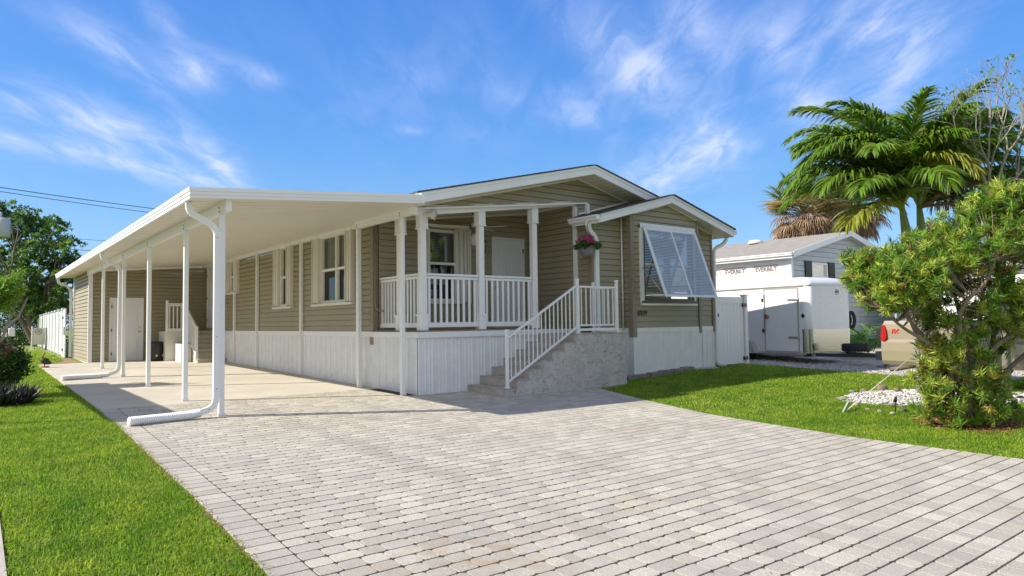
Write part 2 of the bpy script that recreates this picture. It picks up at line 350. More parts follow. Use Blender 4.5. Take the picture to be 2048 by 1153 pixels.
def paver_extra(m):
    t = m.node_tree; p = [n for n in t.nodes if n.type == 'BSDF_PRINCIPLED'][0]; L = t.links.new
    src = p.inputs['Base Color'].links[0].from_socket
    tcn = [n for n in t.nodes if n.type == 'TEX_COORD'][0]
    # rust-coloured leaf stains and a pinkish cast on some stones
    n = t.nodes.new('ShaderNodeTexNoise'); n.inputs['Scale'].default_value = .8; n.inputs['Detail'].default_value = 7; n.inputs['Roughness'].default_value = .7; L(tcn.outputs['Object'], n.inputs['Vector'])
    r = t.nodes.new('ShaderNodeMapRange'); L(n.outputs[0], r.inputs[0]); r.inputs[1].default_value = .60; r.inputs[2].default_value = .74; r.inputs[4].default_value = .55
    mx = t.nodes.new('ShaderNodeMix'); mx.data_type = 'RGBA'; L(r.outputs[0], mx.inputs[0]); L(src, mx.inputs[6]); mx.inputs[7].default_value = (.46, .33, .19, 1)
    g = t.nodes.new('ShaderNodeNewGeometry'); r2 = t.nodes.new('ShaderNodeMapRange'); L(g.outputs['Random Per Island'], r2.inputs[0])
    mlt = t.nodes.new('ShaderNodeMath'); mlt.operation = 'MULTIPLY'; L(g.outputs['Random Per Island'], mlt.inputs[0]); mlt.inputs[1].default_value = 37.7
    fr = t.nodes.new('ShaderNodeMath'); fr.operation = 'FRACT'; L(mlt.outputs[0], fr.inputs[0]); L(fr.outputs[0], r2.inputs[0]); r2.inputs[1].default_value = .55; r2.inputs[2].default_value = 1; r2.inputs[4].default_value = .45
    m2 = t.nodes.new('ShaderNodeMix'); m2.data_type = 'RGBA'; L(r2.outputs[0], m2.inputs[0]); L(mx.outputs[2], m2.inputs[6]); m2.inputs[7].default_value = (.37, .335, .30, 1)
    # tyre wear in two bands and one patch of leaf stain, both broken up by noise
    sx = t.nodes.new('ShaderNodeSeparateXYZ'); L(tcn.outputs['Object'], sx.inputs[0])
    def M(op, a, b=None):
        n_ = t.nodes.new('ShaderNodeMath'); n_.operation = op
        for i_, v_ in enumerate((a, b)):
            if v_ is None: continue
            if isinstance(v_, (int, float)): n_.inputs[i_].default_value = v_
            else: L(v_, n_.inputs[i_])
        return n_.outputs[0]
    band = M('MAXIMUM', M('SUBTRACT', 1, M('DIVIDE', M('ABSOLUTE', M('SUBTRACT', sx.outputs[0], 3.65)), .22)), M('SUBTRACT', 1, M('DIVIDE', M('ABSOLUTE', M('SUBTRACT', sx.outputs[0], 5.25)), .22)))
    n5 = t.nodes.new('ShaderNodeTexNoise'); n5.inputs['Scale'].default_value = 1.7; n5.inputs['Detail'].default_value = 7; L(tcn.outputs['Object'], n5.inputs['Vector'])
    band = M('MULTIPLY', M('MULTIPLY', M('MAXIMUM', band, 0), n5.outputs[0]), .42)
    m3 = t.nodes.new('ShaderNodeMix'); m3.data_type = 'RGBA'; L(band, m3.inputs[0]); L(m2.outputs[2], m3.inputs[6]); m3.inputs[7].default_value = (.20, .185, .165, 1)
    dx = M('MULTIPLY', M('SUBTRACT', sx.outputs[0], 2.7), .8); dy = M('SUBTRACT', sx.outputs[1], 3.9)
    rr_ = M('MAXIMUM', M('SUBTRACT', 1, M('SQRT', M('ADD', M('MULTIPLY', dx, dx), M('MULTIPLY', dy, dy)))), 0)
    n6 = t.nodes.new('ShaderNodeTexNoise'); n6.inputs['Scale'].default_value = 7; n6.inputs['Detail'].default_value = 8; n6.inputs['Roughness'].default_value = .75; L(tcn.outputs['Object'], n6.inputs['Vector'])
    r6 = t.nodes.new('ShaderNodeMapRange'); L(n6.outputs[0], r6.inputs[0]); r6.inputs[1].default_value = .48; r6.inputs[2].default_value = .68; r6.inputs[4].default_value = .9
    m4 = t.nodes.new('ShaderNodeMix'); m4.data_type = 'RGBA'; L(M('MULTIPLY', rr_, r6.outputs[0]), m4.inputs[0]); L(m3.outputs[2], m4.inputs[6]); m4.inputs[7].default_value = (.38, .24, .12, 1)
    L(m4.outputs[2], p.inputs['Base Color'])
paver_extra(M_paver)
V, F = build_pavers(); tag(np_mesh('driveway', V, F, M_paver), kind='structure')
sheet('driveway_bed', np.arange(1.2, 11.6, .06), np.arange(-1.6, 12.8, .12), M_sand, .0315,
      keep=lambda x, y: (x > np.interp(y, [-2, 2.8, 4.2, 6, 8, 11, 31], [1.2, 1.30, 1.46, 1.53, 1.56, 1.60, 1.64]) + .04) & (x < np.interp(y, [-2, .5, 1.5, 2.6, 4.4, 5.6, 6.8, 8.5, 10.2, 12], [11.5, 9.9, 9.45, 9.15, 8.93, 8.95, 9.02, 9.45, 9.98, 10.2]) - .05) & ((y < 11.3) | (x < 6.6)))
# concrete carport slab with scored joints
mb = MB()
for ya, yb in ((12.73, 15.6), (15.606, 18.9), (18.906, 22.2), (22.206, 25.98)):
    for xa, xb in ((1.63, 4.15), (4.156, 6.56)):
        for i in range(4):
            y0 = ya + (yb - ya) * i / 4; y1 = ya + (yb - ya) * (i + 1) / 4
            mb.hexa([(xa, y0, g1(xa, y0) - .1), (xb, y0, g1(xb, y0) - .1), (xb, y1, g1(xb, y1) - .1), (xa, y1, g1(xa, y1) - .1)],
                    [(xa, y0, g1(xa, y0) + .036), (xb, y0, g1(xb, y0) + .036), (xb, y1, g1(xb, y1) + .036), (xa, y1, g1(xa, y1) + .036)])
mb.build('carport_floor', M_conc, kind='structure')
M_conc2 = mat('pale_concrete', (.50, .45, .38), .9, var=.2, vscale=3, bump=.3, bscale=60)
sheet('neighbour_driveway', np.arange(-3.2, .21, .2), np.arange(-2, 31, .5), M_conc2, .03)
sheet('gravel_drive', np.arange(15.6, 27, .3), np.arange(4.6, 40, .4), M_gravel, .008, keep=lambda x, y: (x > 16.15 + .25 * np.sin(y * 2) * .3) & (y > 4.9 + .12 * (x - 16)))
sheet('dirt_patch', np.arange(1.6, 3.0, .2), np.arange(26.0, 30, .4), mat('dry_soil', (.36, .24, .14), 1, var=.5, vscale=9, bump=1, bscale=30), .006)

# ------------------------------------------------------------------ siding
def clip(poly, a, b, c):   # keep a*x+b*z<=c
    out = []
    for i in range(len(poly)):
        p = poly[i]; q = poly[(i + 1) % len(poly)]; dp = a * p[0] + b * p[1] - c; dq = a * q[0] + b * q[1] - c
        if dp <= 0: out.append(p)
        if (dp < 0 < dq) or (dq < 0 < dp):
            t = dp / (dp - dq); out.append((p[0] + (q[0] - p[0]) * t, p[1] + (q[1] - p[1]) * t))
    return out
def siding(name, o, tdir, ndir, x0, x1, z0, z1, parent, tops=(), holes=(), h=.127, m=None, proud=.016, SL=.010, base=1.2, **tg):
    """lap siding on the plane o + t*tdir + z, each course leaning out at its foot. tops: (a,b,c) half planes a*x+b*z<=c"""
    mb = MB(); o = Vector(o); T = Vector(tdir); Nn = Vector(ndir)
    k0 = math.floor((z0 - base) / h) - 0; k = k0
    def P(x, z, off): return o + T * x + Vector((0, 0, z)) + Nn * off
    flip = T.cross(Vector((0, 0, 1))).dot(Nn) < 0
    def face(pts, zb, zt):
        if len(pts) < 3: return
        vs = [P(x, z, proud * (1 - (z - zb) / (zt - zb)) + .002) for x, z in pts]
        f = tuple(range(len(vs)));
        if flip: f = f[::-1]
        mb.add(vs, [f])
    while base + k * h < z1:
        zb = base + k * h; zt = zb + h; za = max(zb, z0); zc = min(zt, z1)
        cuts = sorted({za, zc} | {hz for hh in holes for hz in (hh[2], hh[3]) if za < hz < zc})
        for a, b in zip(cuts[:-1], cuts[1:]):
            zm = (a + b) / 2; iv = [(x0, x1)]
            for (hx0, hx1, hz0, hz1) in holes:
                if hz0 < zm < hz1:
                    nv = []
                    for s, e in iv:
                        if hx1 <= s or hx0 >= e: nv.append((s, e)); continue
                        if hx0 > s: nv.append((s, hx0))
                        if hx1 < e: nv.append((hx1, e))
                    iv = nv
            for s, e in iv:
                poly = [(s, a), (e, a), (e, b), (s, b)]
                for tp in tops: poly = clip(poly, *tp) if poly else poly
                if poly and b == zt:
                    low = clip(poly, 0, 1, zt - SL); hi = clip(poly, 0, -1, -(zt - SL))
                    if low: face(low, zb, zt)
                    if len(hi) > 2:
                        vs = [P(px_, pz_, -.014) for px_, pz_ in hi]; f = tuple(range(len(vs))); mb.add(vs, [f[::-1] if flip else f])
                else: face(poly, zb, zt)
                if a == zb and poly:   # underside lip
                    xsb = [p[0] for p in poly if abs(p[1] - a) < 1e-6]
                    if len(xsb) >= 2:
                        l, r = min(xsb), max(xsb); vs = [P(l, a, proud + .002), P(r, a, proud + .002), P(r, a + .006, -.014), P(l, a + .006, -.014)]
                        mb.add(vs, [(0, 3, 2, 1) if not flip else (0, 1, 2, 3)])
        k += 1
    return mb.build(name, m or M_side, parent, **tg)
def wallx(name, y, x0, x1, z0, z1, parent, ny=-1, **kw):   # wall facing -Y
    return siding(name, (0, y, 0), (1, 0, 0), (0, ny, 0), x0, x1, z0, z1, parent, **kw)
def wally(name, x, y0, y1, z0, z1, parent, nx=-1, **kw):   # wall facing -X
    return siding(name, (x, 0, 0), (0, 1, 0), (nx, 0, 0), y0, y1, z0, z1, parent, **kw)
def ribbed(name, o, tdir, ndir, s0, s1, zf, z1, parent, pitch=.30, m=None):
    """vertical ribbed skirting panels; zf(s) = foot height"""
    o = Vector(o); T = Vector(tdir); Nn = Vector(ndir); pat = [(0, 0), (.012, .016), (.035, .016), (.047, 0), (.15, 0), (.158, .008), (.172, .008), (.18, 0), (.235, 0), (.243, .008), (.257, .008), (.265, 0)]
    S = []; s = s0
    while s < s1:
        for a, d in pat:
            if s + a * pitch / .30 < s1: S.append((s + a * pitch / .30, d))
        s += pitch
    S.append((s1, 0)); vs = []; fs = []
    for a, d in S:
        p = o + T * a + Nn * (d + .002); vs += [(p.x, p.y, zf(a)), (p.x, p.y, z1)]
    flip = T.cross(Vector((0, 0, 1))).dot(Nn) < 0
    for i in range(len(S) - 1):
        f = (2 * i, 2 * i + 2, 2 * i + 3, 2 * i + 1); fs.append(f[::-1] if flip else f)
    return MB().add(vs, fs).build(name, m or M_skirt, parent)

# ================================================================== THE HOUSE
HX = 6.53; XW = 10.60; YB = 12.95; YA = 10.75; YBAY = 10.50; YG = 11.17; SK = 1.19
house = thing('manufactured_house', 'tan lap sided manufactured house on white ribbed skirting with a corner porch', 'house', (HX, 11.23, 0))
MP = .24; RX = 10.60; RZ = 4.735; YF = 10.62   # main ridge
def mz(x): return RZ - MP * abs(x - RX)
XE = 6.20; XER = 15.0
# --- core box (dark) so nothing shows through
mb = MB(); mb.box(HX + .14, 14.75, YB + .16, 30.6, .3, 3.35); mb.box(XW + .12, 14.72, YA + .2, YB + .2, .3, 3.35); mb.build('inner_wall', M_dark, house)
# --- side wall (faces -X); windows
W1 = (14.25, 15.69, 1.86, 3.42); W2 = (17.87, 18.42, 1.86, 3.42); W3 = (22.45, 23.0, 2.42, 3.42); SD = (24.85, 25.72, 1.30, 3.36)
wally('side_wall', HX, 13.1, 26.0, SK, 3.62, house, holes=[W1, W2, W3, SD])
ribbed('skirting', (HX - .015, 0, 0), (0, 1, 0), (-1, 0, 0), 11.23, 26.0, lambda s: g1(HX, s) + .03, 1.10, house)
for q in ((HX - .045, HX, 13.02, 26.0, 1.095, 1.20), (HX - .05, HX + .02, 11.17, 13.0, 1.085, 1.195)): MB().box(*q).build('skirting_cap', M_white, house)
mb = MB(); mb.box(HX - .035, HX + .09, 12.98, 13.13, .93, 3.6); mb.build('corner_trim', M_trim, house)
mb = MB(); mb.tube([(HX - .01, 12.93, 3.5), (HX - .01, 12.93, 1.75), (HX, 12.90, 1.66), (HX + .06, 12.84, 1.62), (HX + .2, 12.84, 1.62)], .013, 8); mb.build('conduit', M_trim, house)
# --- porch: floor, front skirting, back wall, right wall, ceiling
ribbed('skirting', (0, 11.215, 0), (1, 0, 0), (0, -1, 0), HX - .015, 9.6, lambda s: g1(s, 11.2) + .03, 1.10, house)
MB().box(HX - .055, 10.6, 11.16, 11.225, 1.085, 1.195).build('skirting_cap', M_white, house)
MB().box(HX + .0, XW, 11.225, YB + .02, 1.10, 1.195).build('porch_floor', mat('porch_decking', (.25, .20, .16), .8, var=.3, vscale=8), house)
mb = MB()
for i in range(24): mb.box(HX - .02, XW, 11.19 + i * .074, 11.255 + i * .074, 1.197, 1.222)
mb.build('porch_decking', mat('porch_decking', (.25, .20, .16)), house)
def cz(x): return 3.50 + .118 * (x - 6.64)   # porch ceiling line
PW = (7.78, 8.55, 1.84, 3.40); PD = (9.55, 10.42, 1.235, 3.30)
wallx('porch_wall', YB, HX + .08, XW, 1.22, 4.2, house, tops=[(-.118, 1, cz(0) + .12)], holes=[PW, PD])
wally('porch_wall', XW, YG, YB, 1.22, 4.0, house); wally('porch_wall', XW, YA, YG, 1.22, 3.60, house)
ZC = .03
mb = MB(); mb.hexa([(HX - .1, 11.16, cz(HX - .1) + ZC), (XW, 11.16, cz(XW) + ZC), (XW, YB, cz(XW) + ZC), (HX - .1, YB, cz(HX - .1) + ZC)], [(HX - .1, 11.16, cz(HX - .1) + .06), (XW, 11.16, cz(XW) + .06), (XW, YB, cz(XW) + .06), (HX - .1, YB, cz(HX - .1) + .06)])
mb.build('porch_ceiling', M_cream, house)
mb = MB()   # thin trims where ceiling meets walls
mb.bar((HX + .1, YB - .02, cz(HX + .1) + .0), (XW, YB - .02, cz(XW) + .0), .03, .05); mb.bar((XW - .02, 11.3, cz(XW) + .0), (XW - .02, YB, cz(XW) + .0), .03, .05)
mb.bar((HX - .02, 11.3, 3.46), (HX - .02, YB, 3.46), .05, .10)
mb.build('ceiling_trim', M_cream, house)
# gable wall above the porch
GT = [(-MP, 1, RZ - .20 - MP * RX), (MP, 1, RZ - .20 + MP * RX)]
wallx('gable_wall', YG, HX - .02, 10.62, 3.45, 4.7, house, tops=GT + [(.118, -1, -(3.50 - .118 * 6.64) - .035)])
wallx('gable_wall', YG, 10.62, 12.9, 3.45, 4.7, house, tops=GT)
mb = MB(); mb.bar((HX - .06, YG - .035, cz(HX - .06)), (10.84, YG - .035, cz(10.84)), .07, .035)
mb.build('beam_trim', M_white, house); MB().box(10.80, 10.90, YG - .072, YG, 3.66, cz(10.9) - .02).build('beam_trim', M_white, house)
mb = MB(); mb.prism([(HX - .02, YG + .02, cz(HX) - .12), (XW + .2, YG + .02, cz(XW + .2) - .03), (XW + .2, YG + .02, cz(XW + .2) + .05), (HX - .02, YG + .02, cz(HX) + .02)], (0, .12, 0)); mb.build('porch_beam', M_white, house)
# --- main roof
def slab(mb, xa, za, xb, zb, y0, y1, th):
    mb.hexa([(xa, y0, za - th), (xb, y0, zb - th), (xb, y1, zb - th), (xa, y1, za - th)], [(xa, y0, za), (xb, y0, zb), (xb, y1, zb), (xa, y1, za)])
mb = MB(); slab(mb, XE - .03, mz(XE - .03) + .012, RX, RZ + .012, YF - .03, 31.0, .022); slab(mb, RX, RZ + .012, XER, mz(XER) + .012, YF - .03, 31.0, .022)
# raised shingle courses give a ragged edge
x = XE
while x < RX - .1: slab(mb, x - .03, mz(x - .03) + .022, x + .10, mz(x + .10) + .018, YF - .035, 31.0, .012); x += .14
x = RX + .14
while x < 12.9: slab(mb, x - .10, mz(x - .10) + .018, x + .03, mz(x + .03) + .022, YF - .035, 31.0, .012); x += .14
roof = mb.build('roof', M_shing, house)
def rake(mb, xa, xb, zf, y, top, bot, th):   # sloping fascia board
    mb.hexa([(xa, y, zf(xa) - bot), (xb, y, zf(xb) - bot), (xb, y + th, zf(xb) - bot), (xa, y + th, zf(xa) - bot)], [(xa, y, zf(xa) - top), (xb, y, zf(xb) - top), (xb, y + th, zf(xb) - top), (xa, y + th, zf(xa) - top)])
mb = MB(); rake(mb, XE, RX, mz, YF, .062, .195, .03); rake(mb, RX, 12.9, mz, YF, .062, .195, .03); rake(mb, XE, RX, mz, YF - .016, .008, .064, .05); rake(mb, RX, 12.9, mz, YF - .016, .008, .064, .05)
mb.build('fascia', M_white, house)
mb = MB(); rake(mb, XE, RX, mz, YF + .03, .185, .20, YG - YF - .02); rake(mb, RX, 12.9, mz, YF + .03, .185, .20, YG - YF - .02)
for i in range(40):
    xx = XE + .2 + i * .165
    if xx < 12.8: rake(mb, xx, xx + .012, mz, YF + .035, .2, .206, YG - YF - .03)
mb.build('soffit', M_cream, house)
mb = MB(); rake(mb, HX - .1, RX, mz, YG - .035, .20, .235, .03); rake(mb, RX, 12.6, mz, YG - .035, .20, .235, .03); mb.build('soffit_trim', M_cream, house)
MB().box(XE - .02, XE + .0, YF, 31, mz(XE) - .18, mz(XE) - .0).build('fascia', M_white, house)
# --- projecting front room with its own gable
BX = 12.80; BZ = 4.262; BP = .268; BE = 10.42; BER = 15.18; BY = 10.30
def bz(x): return BZ - BP * abs(x - BX)
hole_b = [(11.93, 13.72, 1.80, 3.44)]
BL, BR, HR = 11.56, 13.93, 14.83
wallx('bay_wall', YBAY, BL, BR, SK - .01, 4.2, house, tops=[(-BP, 1, BZ - .19 - BP * BX), (BP, 1, BZ - .19 + BP * BX)], holes=hole_b)
wally('bay_wall', BL, YBAY, YA, SK - .01, 3.78, house)
wallx('front_wall', YA, XW - .04, BL + .1, SK - .01, 4.2, house, tops=[(-BP, 1, BZ - .19 - BP * BX)])
wallx('front_wall', YA, BR - .1, HR, SK - .01, 4.2, house, tops=[(BP, 1, BZ - .19 + BP * BX)])
fz = lambda s: g1(s, 10.6) + .0
ribbed('skirting', (0, YBAY - .02, 0), (1, 0, 0), (0, -1, 0), BL, BR, lambda s: .13, 1.10, house, pitch=.40)
ribbed('skirting', (0, YA - .02, 0), (1, 0, 0), (0, -1, 0), XW, BL, lambda s: .10, 1.10, house, pitch=.40)
ribbed('skirting', (0, YA - .02, 0), (1, 0, 0), (0, -1, 0), BR, HR + .02, lambda s: .13, 1.10, house, pitch=.40)
ribbed('skirting', (BL, 0, 0), (0, 1, 0), (-1, 0, 0), YBAY, YA, lambda s: .12, 1.10, house)
for q in ((BL + .05, BR - .05, YBAY - .035, YBAY, 1.085, 1.19), (BR + .02, HR + .01, YA - .035, YA, 1.085, 1.19), (10.6, BL + .0, YA - .035, YA, 1.085, 1.19), (BL - .035, BL, YBAY + .1, YA, 1.085, 1.188)): MB().box(*q).build('skirting_cap', M_white, house)
MB().box(BL - .02, BL + .03, YBAY - .045, YBAY + .01, .12, 1.088).build('skirting_corner', M_skirt, house)
mb = MB()
def vtrim(x0, x1, y0, y1, z0, z1, dx=0): mb.hexa([(x0 + dx * .3, y0 - .03, z0), (x1 + dx, y0 - .03, z0), (x1 + dx, y1, z0), (x0 + dx * .3, y1, z0)], [(x0, y0, z1), (x1, y0, z1), (x1, y1, z1), (x0, y1, z1)])
for q in ((BL - .03, BL + .075, YBAY - .022, YBAY + .075, .98, 3.76, .02), (BR - .035, BR + .03, YBAY - .022, YBAY + .05, 1.03, 3.78, .02), (HR - .05, HR + .02, YA - .022, YA + .08, 1.05, 3.55), (XW - .05, XW + .05, YA - .022, YA + .08, 1.2, 3.52)):
    mb = MB(); vtrim(*q); mb.build('corner_trim', M_trim, house)
MB().tube([(BL - .075, YA - .045, 1.14), (BL - .075, YA - .045, 3.68)], .022, 8).build('conduit', M_cream, house)
mb = MB(); slab(mb, BE - .04, bz(BE - .04) + .012, BX, BZ + .012, BY - .04, YG + .0, .022); slab(mb, BX, BZ + .012, BER + .04, bz(BER + .04) + .012, BY - .04, 31.0, .022); slab(mb, 12.2, bz(12.2) + .012, BX, BZ + .010, YG - .01, 31., .022)
x = BE + .08
while x < BX - .1: slab(mb, x - .03, bz(x - .03) + .022, x + .10, bz(x + .10) + .018, BY - .045, YG, .012); x += .14
x = BX + .14
while x < BER + .05: slab(mb, x - .10, bz(x - .10) + .018, x + .03, bz(x + .03) + .022, BY - .045, 31.0, .012); x += .14
mb.build('roof', M_shing, house)
mb = MB()
for a, b in ((BE, BX), (BX, BER)): rake(mb, a, b, bz, BY, .06, .19, .03); rake(mb, a, b, bz, BY - .016, .008, .062, .05)
mb.box(BER - .012, BER + .012, BY + .03, 31, bz(BER) - .19, bz(BER) - .02); mb.box(BE - .012, BE + .012, BY + .03, YG, bz(BE) - .19, bz(BE) - .02)
mb.build('fascia', M_white, house)
mb = MB()
for a, b in ((BE, BX), (BX, BER)): rake(mb, a, b, bz, BY + .03, .18, .195, YA - BY + .1)
rake(mb, HR, BER, bz, YA + .14, .18, .195, 18)
mb.build('soffit', mat('soffit_paint', (.62, .60, .50), .5), house)
mb = MB(); rake(mb, BL + .1, BX, bz, YBAY - .035, .195, .225, .03); rake(mb, BX, BR - .03, bz, YBAY - .035, .195, .225, .03); rake(mb, XW + .05, BL - .0, bz, YA - .035, .195, .225, .03); rake(mb, BR + .03, HR - .05, bz, YA - .035, .195, .225, .03)
mb.build('soffit_trim', M_cream, house)
# flashing where the small roof meets the gable wall
mb = MB(); mb.bar((10.6, YG - .02, bz(10.6) + .06), (12.45, YG - .02, bz(12.45) + .06), .03, .035); mb.build('flashing', M_white, house)
# roof-side walls (right and back, seen only from aside)
siding('side_wall', (HR, 0, 0), (0, 1, 0), (1, 0, 0), YA, 30.6, .2, 3.6, house)
# --- gutters
def gutter(name, x, y0, y1, z, side, par):   # K-style along Y, side=-1 sticks out to -X
    mb = MB(); s = side; prof = [(0, 0), (0, -.105), (s * .07, -.105), (s * .085, -.06), (s * .115, -.03), (s * .115, 0), (s * .105, 0), (s * .1, -.025), (s * .07, -.055), (s * .06, -.095), (s * .01, -.095), (s * .01, 0)]
    mb.prism([(x + a, y0, z + b) for a, b in prof], (0, y1 - y0, 0)); mb.box(x, x + s * .11, y0 - .003, y0 + .003, z - .105, z); return mb.build(name, M_white, par)
gut = gutter('gutter', BE - .012, BY + .0, YG + .02, bz(BE) - .03, -1, house)
gutter('gutter', BER + .012, BY, 31, bz(BER) - .03, 1, house)
def downspout(path, par, name='downspout', w=.085, d=.065): 
    mb = MB(); mb.tube(path, 0, 4, sq=(w, d)); return mb.build(name, M_white, par)
def bend(a, b, c, n=5):
    a, b, c = Vector(a), Vector(b), Vector(c); return [tuple(a * (1 - t) ** 2 + b * 2 * t * (1 - t) + c * t * t) for t in [i / n for i in range(n + 1)]]
zt_ = bz(BE) - .13
downspout([(BE - .05, 10.62, zt_), *bend((BE - .045, 10.62, zt_ - .1), (BE - .04, 10.62, zt_ - .2), (BE + .06, 10.64, zt_ - .24), 4), *bend((BE + .12, 10.66, zt_ - .27), (BE + .235, 10.68, zt_ - .33), (BE + .24, 10.68, zt_ - .45), 4), (BE + .24, 10.68, 1.16)], house, w=.10, d=.07)
downspout([(BER - .10 + .16, 10.55, 3.50), *bend((BER + .05, 10.56, 3.42), (BER + .02, 10.58, 3.28), (BER - .2, 10.66, 3.2), 4), *bend((HR + .08, 10.69, 3.14), (HR + .045, 10.70, 3.1), (HR + .045, 10.70, 2.95), 3), (HR + .045, 10.70, .36), *bend((HR + .045, 10.70, .3), (HR + .05, 10.66, .2), (HR + .18, 10.5, .2), 3)], house, w=.07, d=.06)

# ------------------------------------------------------------------ windows and doors
def rect(o, T, N, x0, x1, z0, z1, n0, n1):   # box in wall coordinates, n outward
    o = Vector(o); T = Vector(T); N = Vector(N); mb = MB()
    P = lambda x, z, n: tuple(o + T * x + N * n + Vector((0, 0, z)))
    b = [P(x0, z0, n0), P(x1, z0, n0), P(x1, z0, n1), P(x0, z0, n1)]; t = [P(x0, z1, n0), P(x1, z1, n0), P(x1, z1, n1), P(x0, z1, n1)]
    return b, t
class WB:
    def __init__(s, o, T, N): s.o, s.T, s.N = o, T, N; s.mb = MB()
    def r(s, x0, x1, z0, z1, n0, n1): s.mb.hexa(*rect(s.o, s.T, s.N, x0, x1, z0, z1, n0, n1)); return s
    def build(s, name, m, par, **tg):
        o_ = s.mb.build(name, m, par, **tg); s.mb = MB(); return o_
M_blind = mat('window_blind', (.60, .58, .50), .6)
M_blind_d = mat('shaded_blind', (.20, .20, .19), .6)
def reflective_pane(name, dark, k=1.):
    m = bpy.data.materials.new(name); m.use_nodes = True; t = m.node_tree; t.nodes.clear(); L = t.links.new
    o = t.nodes.new('ShaderNodeOutputMaterial'); g = t.nodes.new('ShaderNodeBsdfGlossy'); g.inputs['Roughness'].default_value = .02; g.inputs[0].default_value = (.9, .95, .95, 1)
    tr = t.nodes.new('ShaderNodeBsdfTransparent'); tr.inputs[0].default_value = (dark, dark, dark, 1)
    f = t.nodes.new('ShaderNodeFresnel'); f.inputs[0].default_value = 1.5; a = t.nodes.new('ShaderNodeMath'); a.operation = 'MULTIPLY_ADD'; L(f.outputs[0], a.inputs[0]); a.inputs[1].default_value = k * 1.3; a.inputs[2].default_value = .07 * k
    mx = t.nodes.new('ShaderNodeMixShader'); L(a.outputs[0], mx.inputs[0]); L(tr.outputs[0], mx.inputs[1]); L(g.outputs[0], mx.inputs[2]); L(mx.outputs[0], o.inputs[0]); return m
M_pane = reflective_pane('window_pane', .75)
M_screen = reflective_pane('insect_screen', .22, .5)
def window(o, T, N, hole, par, dim=False, cols=1, mull=(), meet=None, blinds='full', sash=.05, casing=.0, sill=True, sashm=None, mframe=None, lower_screen=True):
    x0, x1, z0, z1 = hole; wb = WB(o, T, N); mf = mframe or M_cream
    s = sash; zmid = meet if meet else (z0 + z1) / 2
    f = wb.r(x0 - .02, x0 + s, z0, z1, -.06, .035).r(x1 - s, x1 + .02, z0, z1, -.06, .035).r(x0 + s, x1 - s, z0, z0 + s, -.06, .033).r(x0 + s, x1 - s, z1 - s, z1 + .01, -.06, .033)
    for mx_ in mull: wb.r(mx_ - .04, mx_ + .04, z0 + s, z1 - s, -.06, .03)
    edges = [x0 + s] + [e for mx_ in mull for e in (mx_ - .04, mx_ + .04)] + [x1 - s]
    win = wb.build('window', mf, par)
    for i in range(0, len(edges), 2):
        a, b = edges[i], edges[i + 1]
        wb.r(a, b, zmid - .025, zmid + .03, -.04, .018).r(a, a + .02, z0 + s, zmid - .025, -.03, .01).r(b - .02, b, z0 + s, zmid - .025, -.03, .01).build('frame', M_white, win)
        wb.r(a, b, zmid + .03, z1 - s, -.042, -.036).build('pane', M_screen if dim else M_pane, win)
        wb.r(a + .02, b - .02, z0 + s, zmid - .025, -.052, -.046).build('pane', M_screen if lower_screen else M_pane, win)
        if blinds:
            zb = z0 + s + .01 if blinds == 'full' else zmid - .2; zz_ = z1 - s - .03
            while zz_ > zb: wb.r(a + .03, b - .03, zz_ - .004, zz_ + .022, -.10, -.094); zz_ -= .034
            wb.build('blind', M_blind, win)
    wb.r(x0 - .05, x1 + .05, z0 - .05, z1 + .05, -.30, -.29).r(x0 - .05, x0 - .02, z0 - .05, z1 + .05, -.29, -.06).r(x1 + .02, x1 + .05, z0 - .05, z1 + .05, -.29, -.06).r(x0, x1, z1 + .012, z1 + .04, -.29, -.06).r(x0, x1, z0 - .05, z0 - .01, -.29, -.06).build('reveal', M_dark, win)
    if sill: wb.r(x0 - .10, x1 + .10, z0 - .065, z0 - .015, 0, .075).r(x0 - .06, x1 + .06, z0 - .015, z0 + .0, 0, .055).build('sill', mf, win)
    return win
LX = ((HX, 0, 0), (0, 1, 0), (-1, 0, 0))
def side_shutters(win, hole, near=True):   # folded accordion storm shutters: track panels either side
    x0, x1, z0, z1 = hole
    wb = WB(*LX)
    for a, b in ((x1 + .03, x1 + .40), (x0 - .36, x0 - .03)):
        wb.r(a, a + .02, z0 - .02, z1 + .05, 0, .10).r(b - .02, b, z0 - .02, z1 + .05, 0, .10)
        n = 5
        for i in range(n):
            q = a + .02 + (b - a - .04) * i / n; wb.r(q, q + (b - a - .04) / n * .93, z0, z1 + .03, .02 + .02 * (i % 2), .065 + .02 * (i % 2))
        wb.build('storm_shutter', M_cream, win)
    wb.r(x0 - .38, x1 + .42, z1 + .05, z1 + .10, 0, .11).build('shutter_track', M_cream, win); wb.r(x0 - .38, x1 + .42, z0 - .07, z0 - .02, 0, .11).build('shutter_track', M_cream, win)
    wb.r(x0 - .34, x1 + .36, z1 + .10, z1 + .125, 0, .02).build('shutter_gap', M_screw, win)
w = window(*LX, W1, house, mull=(14.83,), meet=2.62); side_shutters(w, W1)
w = window(*LX, W2, house, meet=2.62); side_shutters(w, W2)
w = window(*LX, W3, house, meet=2.9); side_shutters(w, W3)
LB = ((0, YB, 0), (1, 0, 0), (0, -1, 0))
w = window(*LB, PW, house, meet=2.66)
wb = WB(*LB); wb.r(PW[1] + .03, PW[1] + .10, PW[2] - .05, PW[3] + .05, 0, .09)
for i in range(4): wb.r(PW[1] + .10 + i * .045, PW[1] + .135 + i * .045, PW[2] - .02, PW[3] + .02, .02, .06 + .02 * (i % 2))
wb.r(PW[1] + .28, PW[1] + .32, PW[2] - .05, PW[3] + .05, 0, .09).r(PW[0] - .2, PW[1] + .2, PW[3] + .05, PW[3] + .11, 0, .12).build('storm_shutter', M_cream, w)

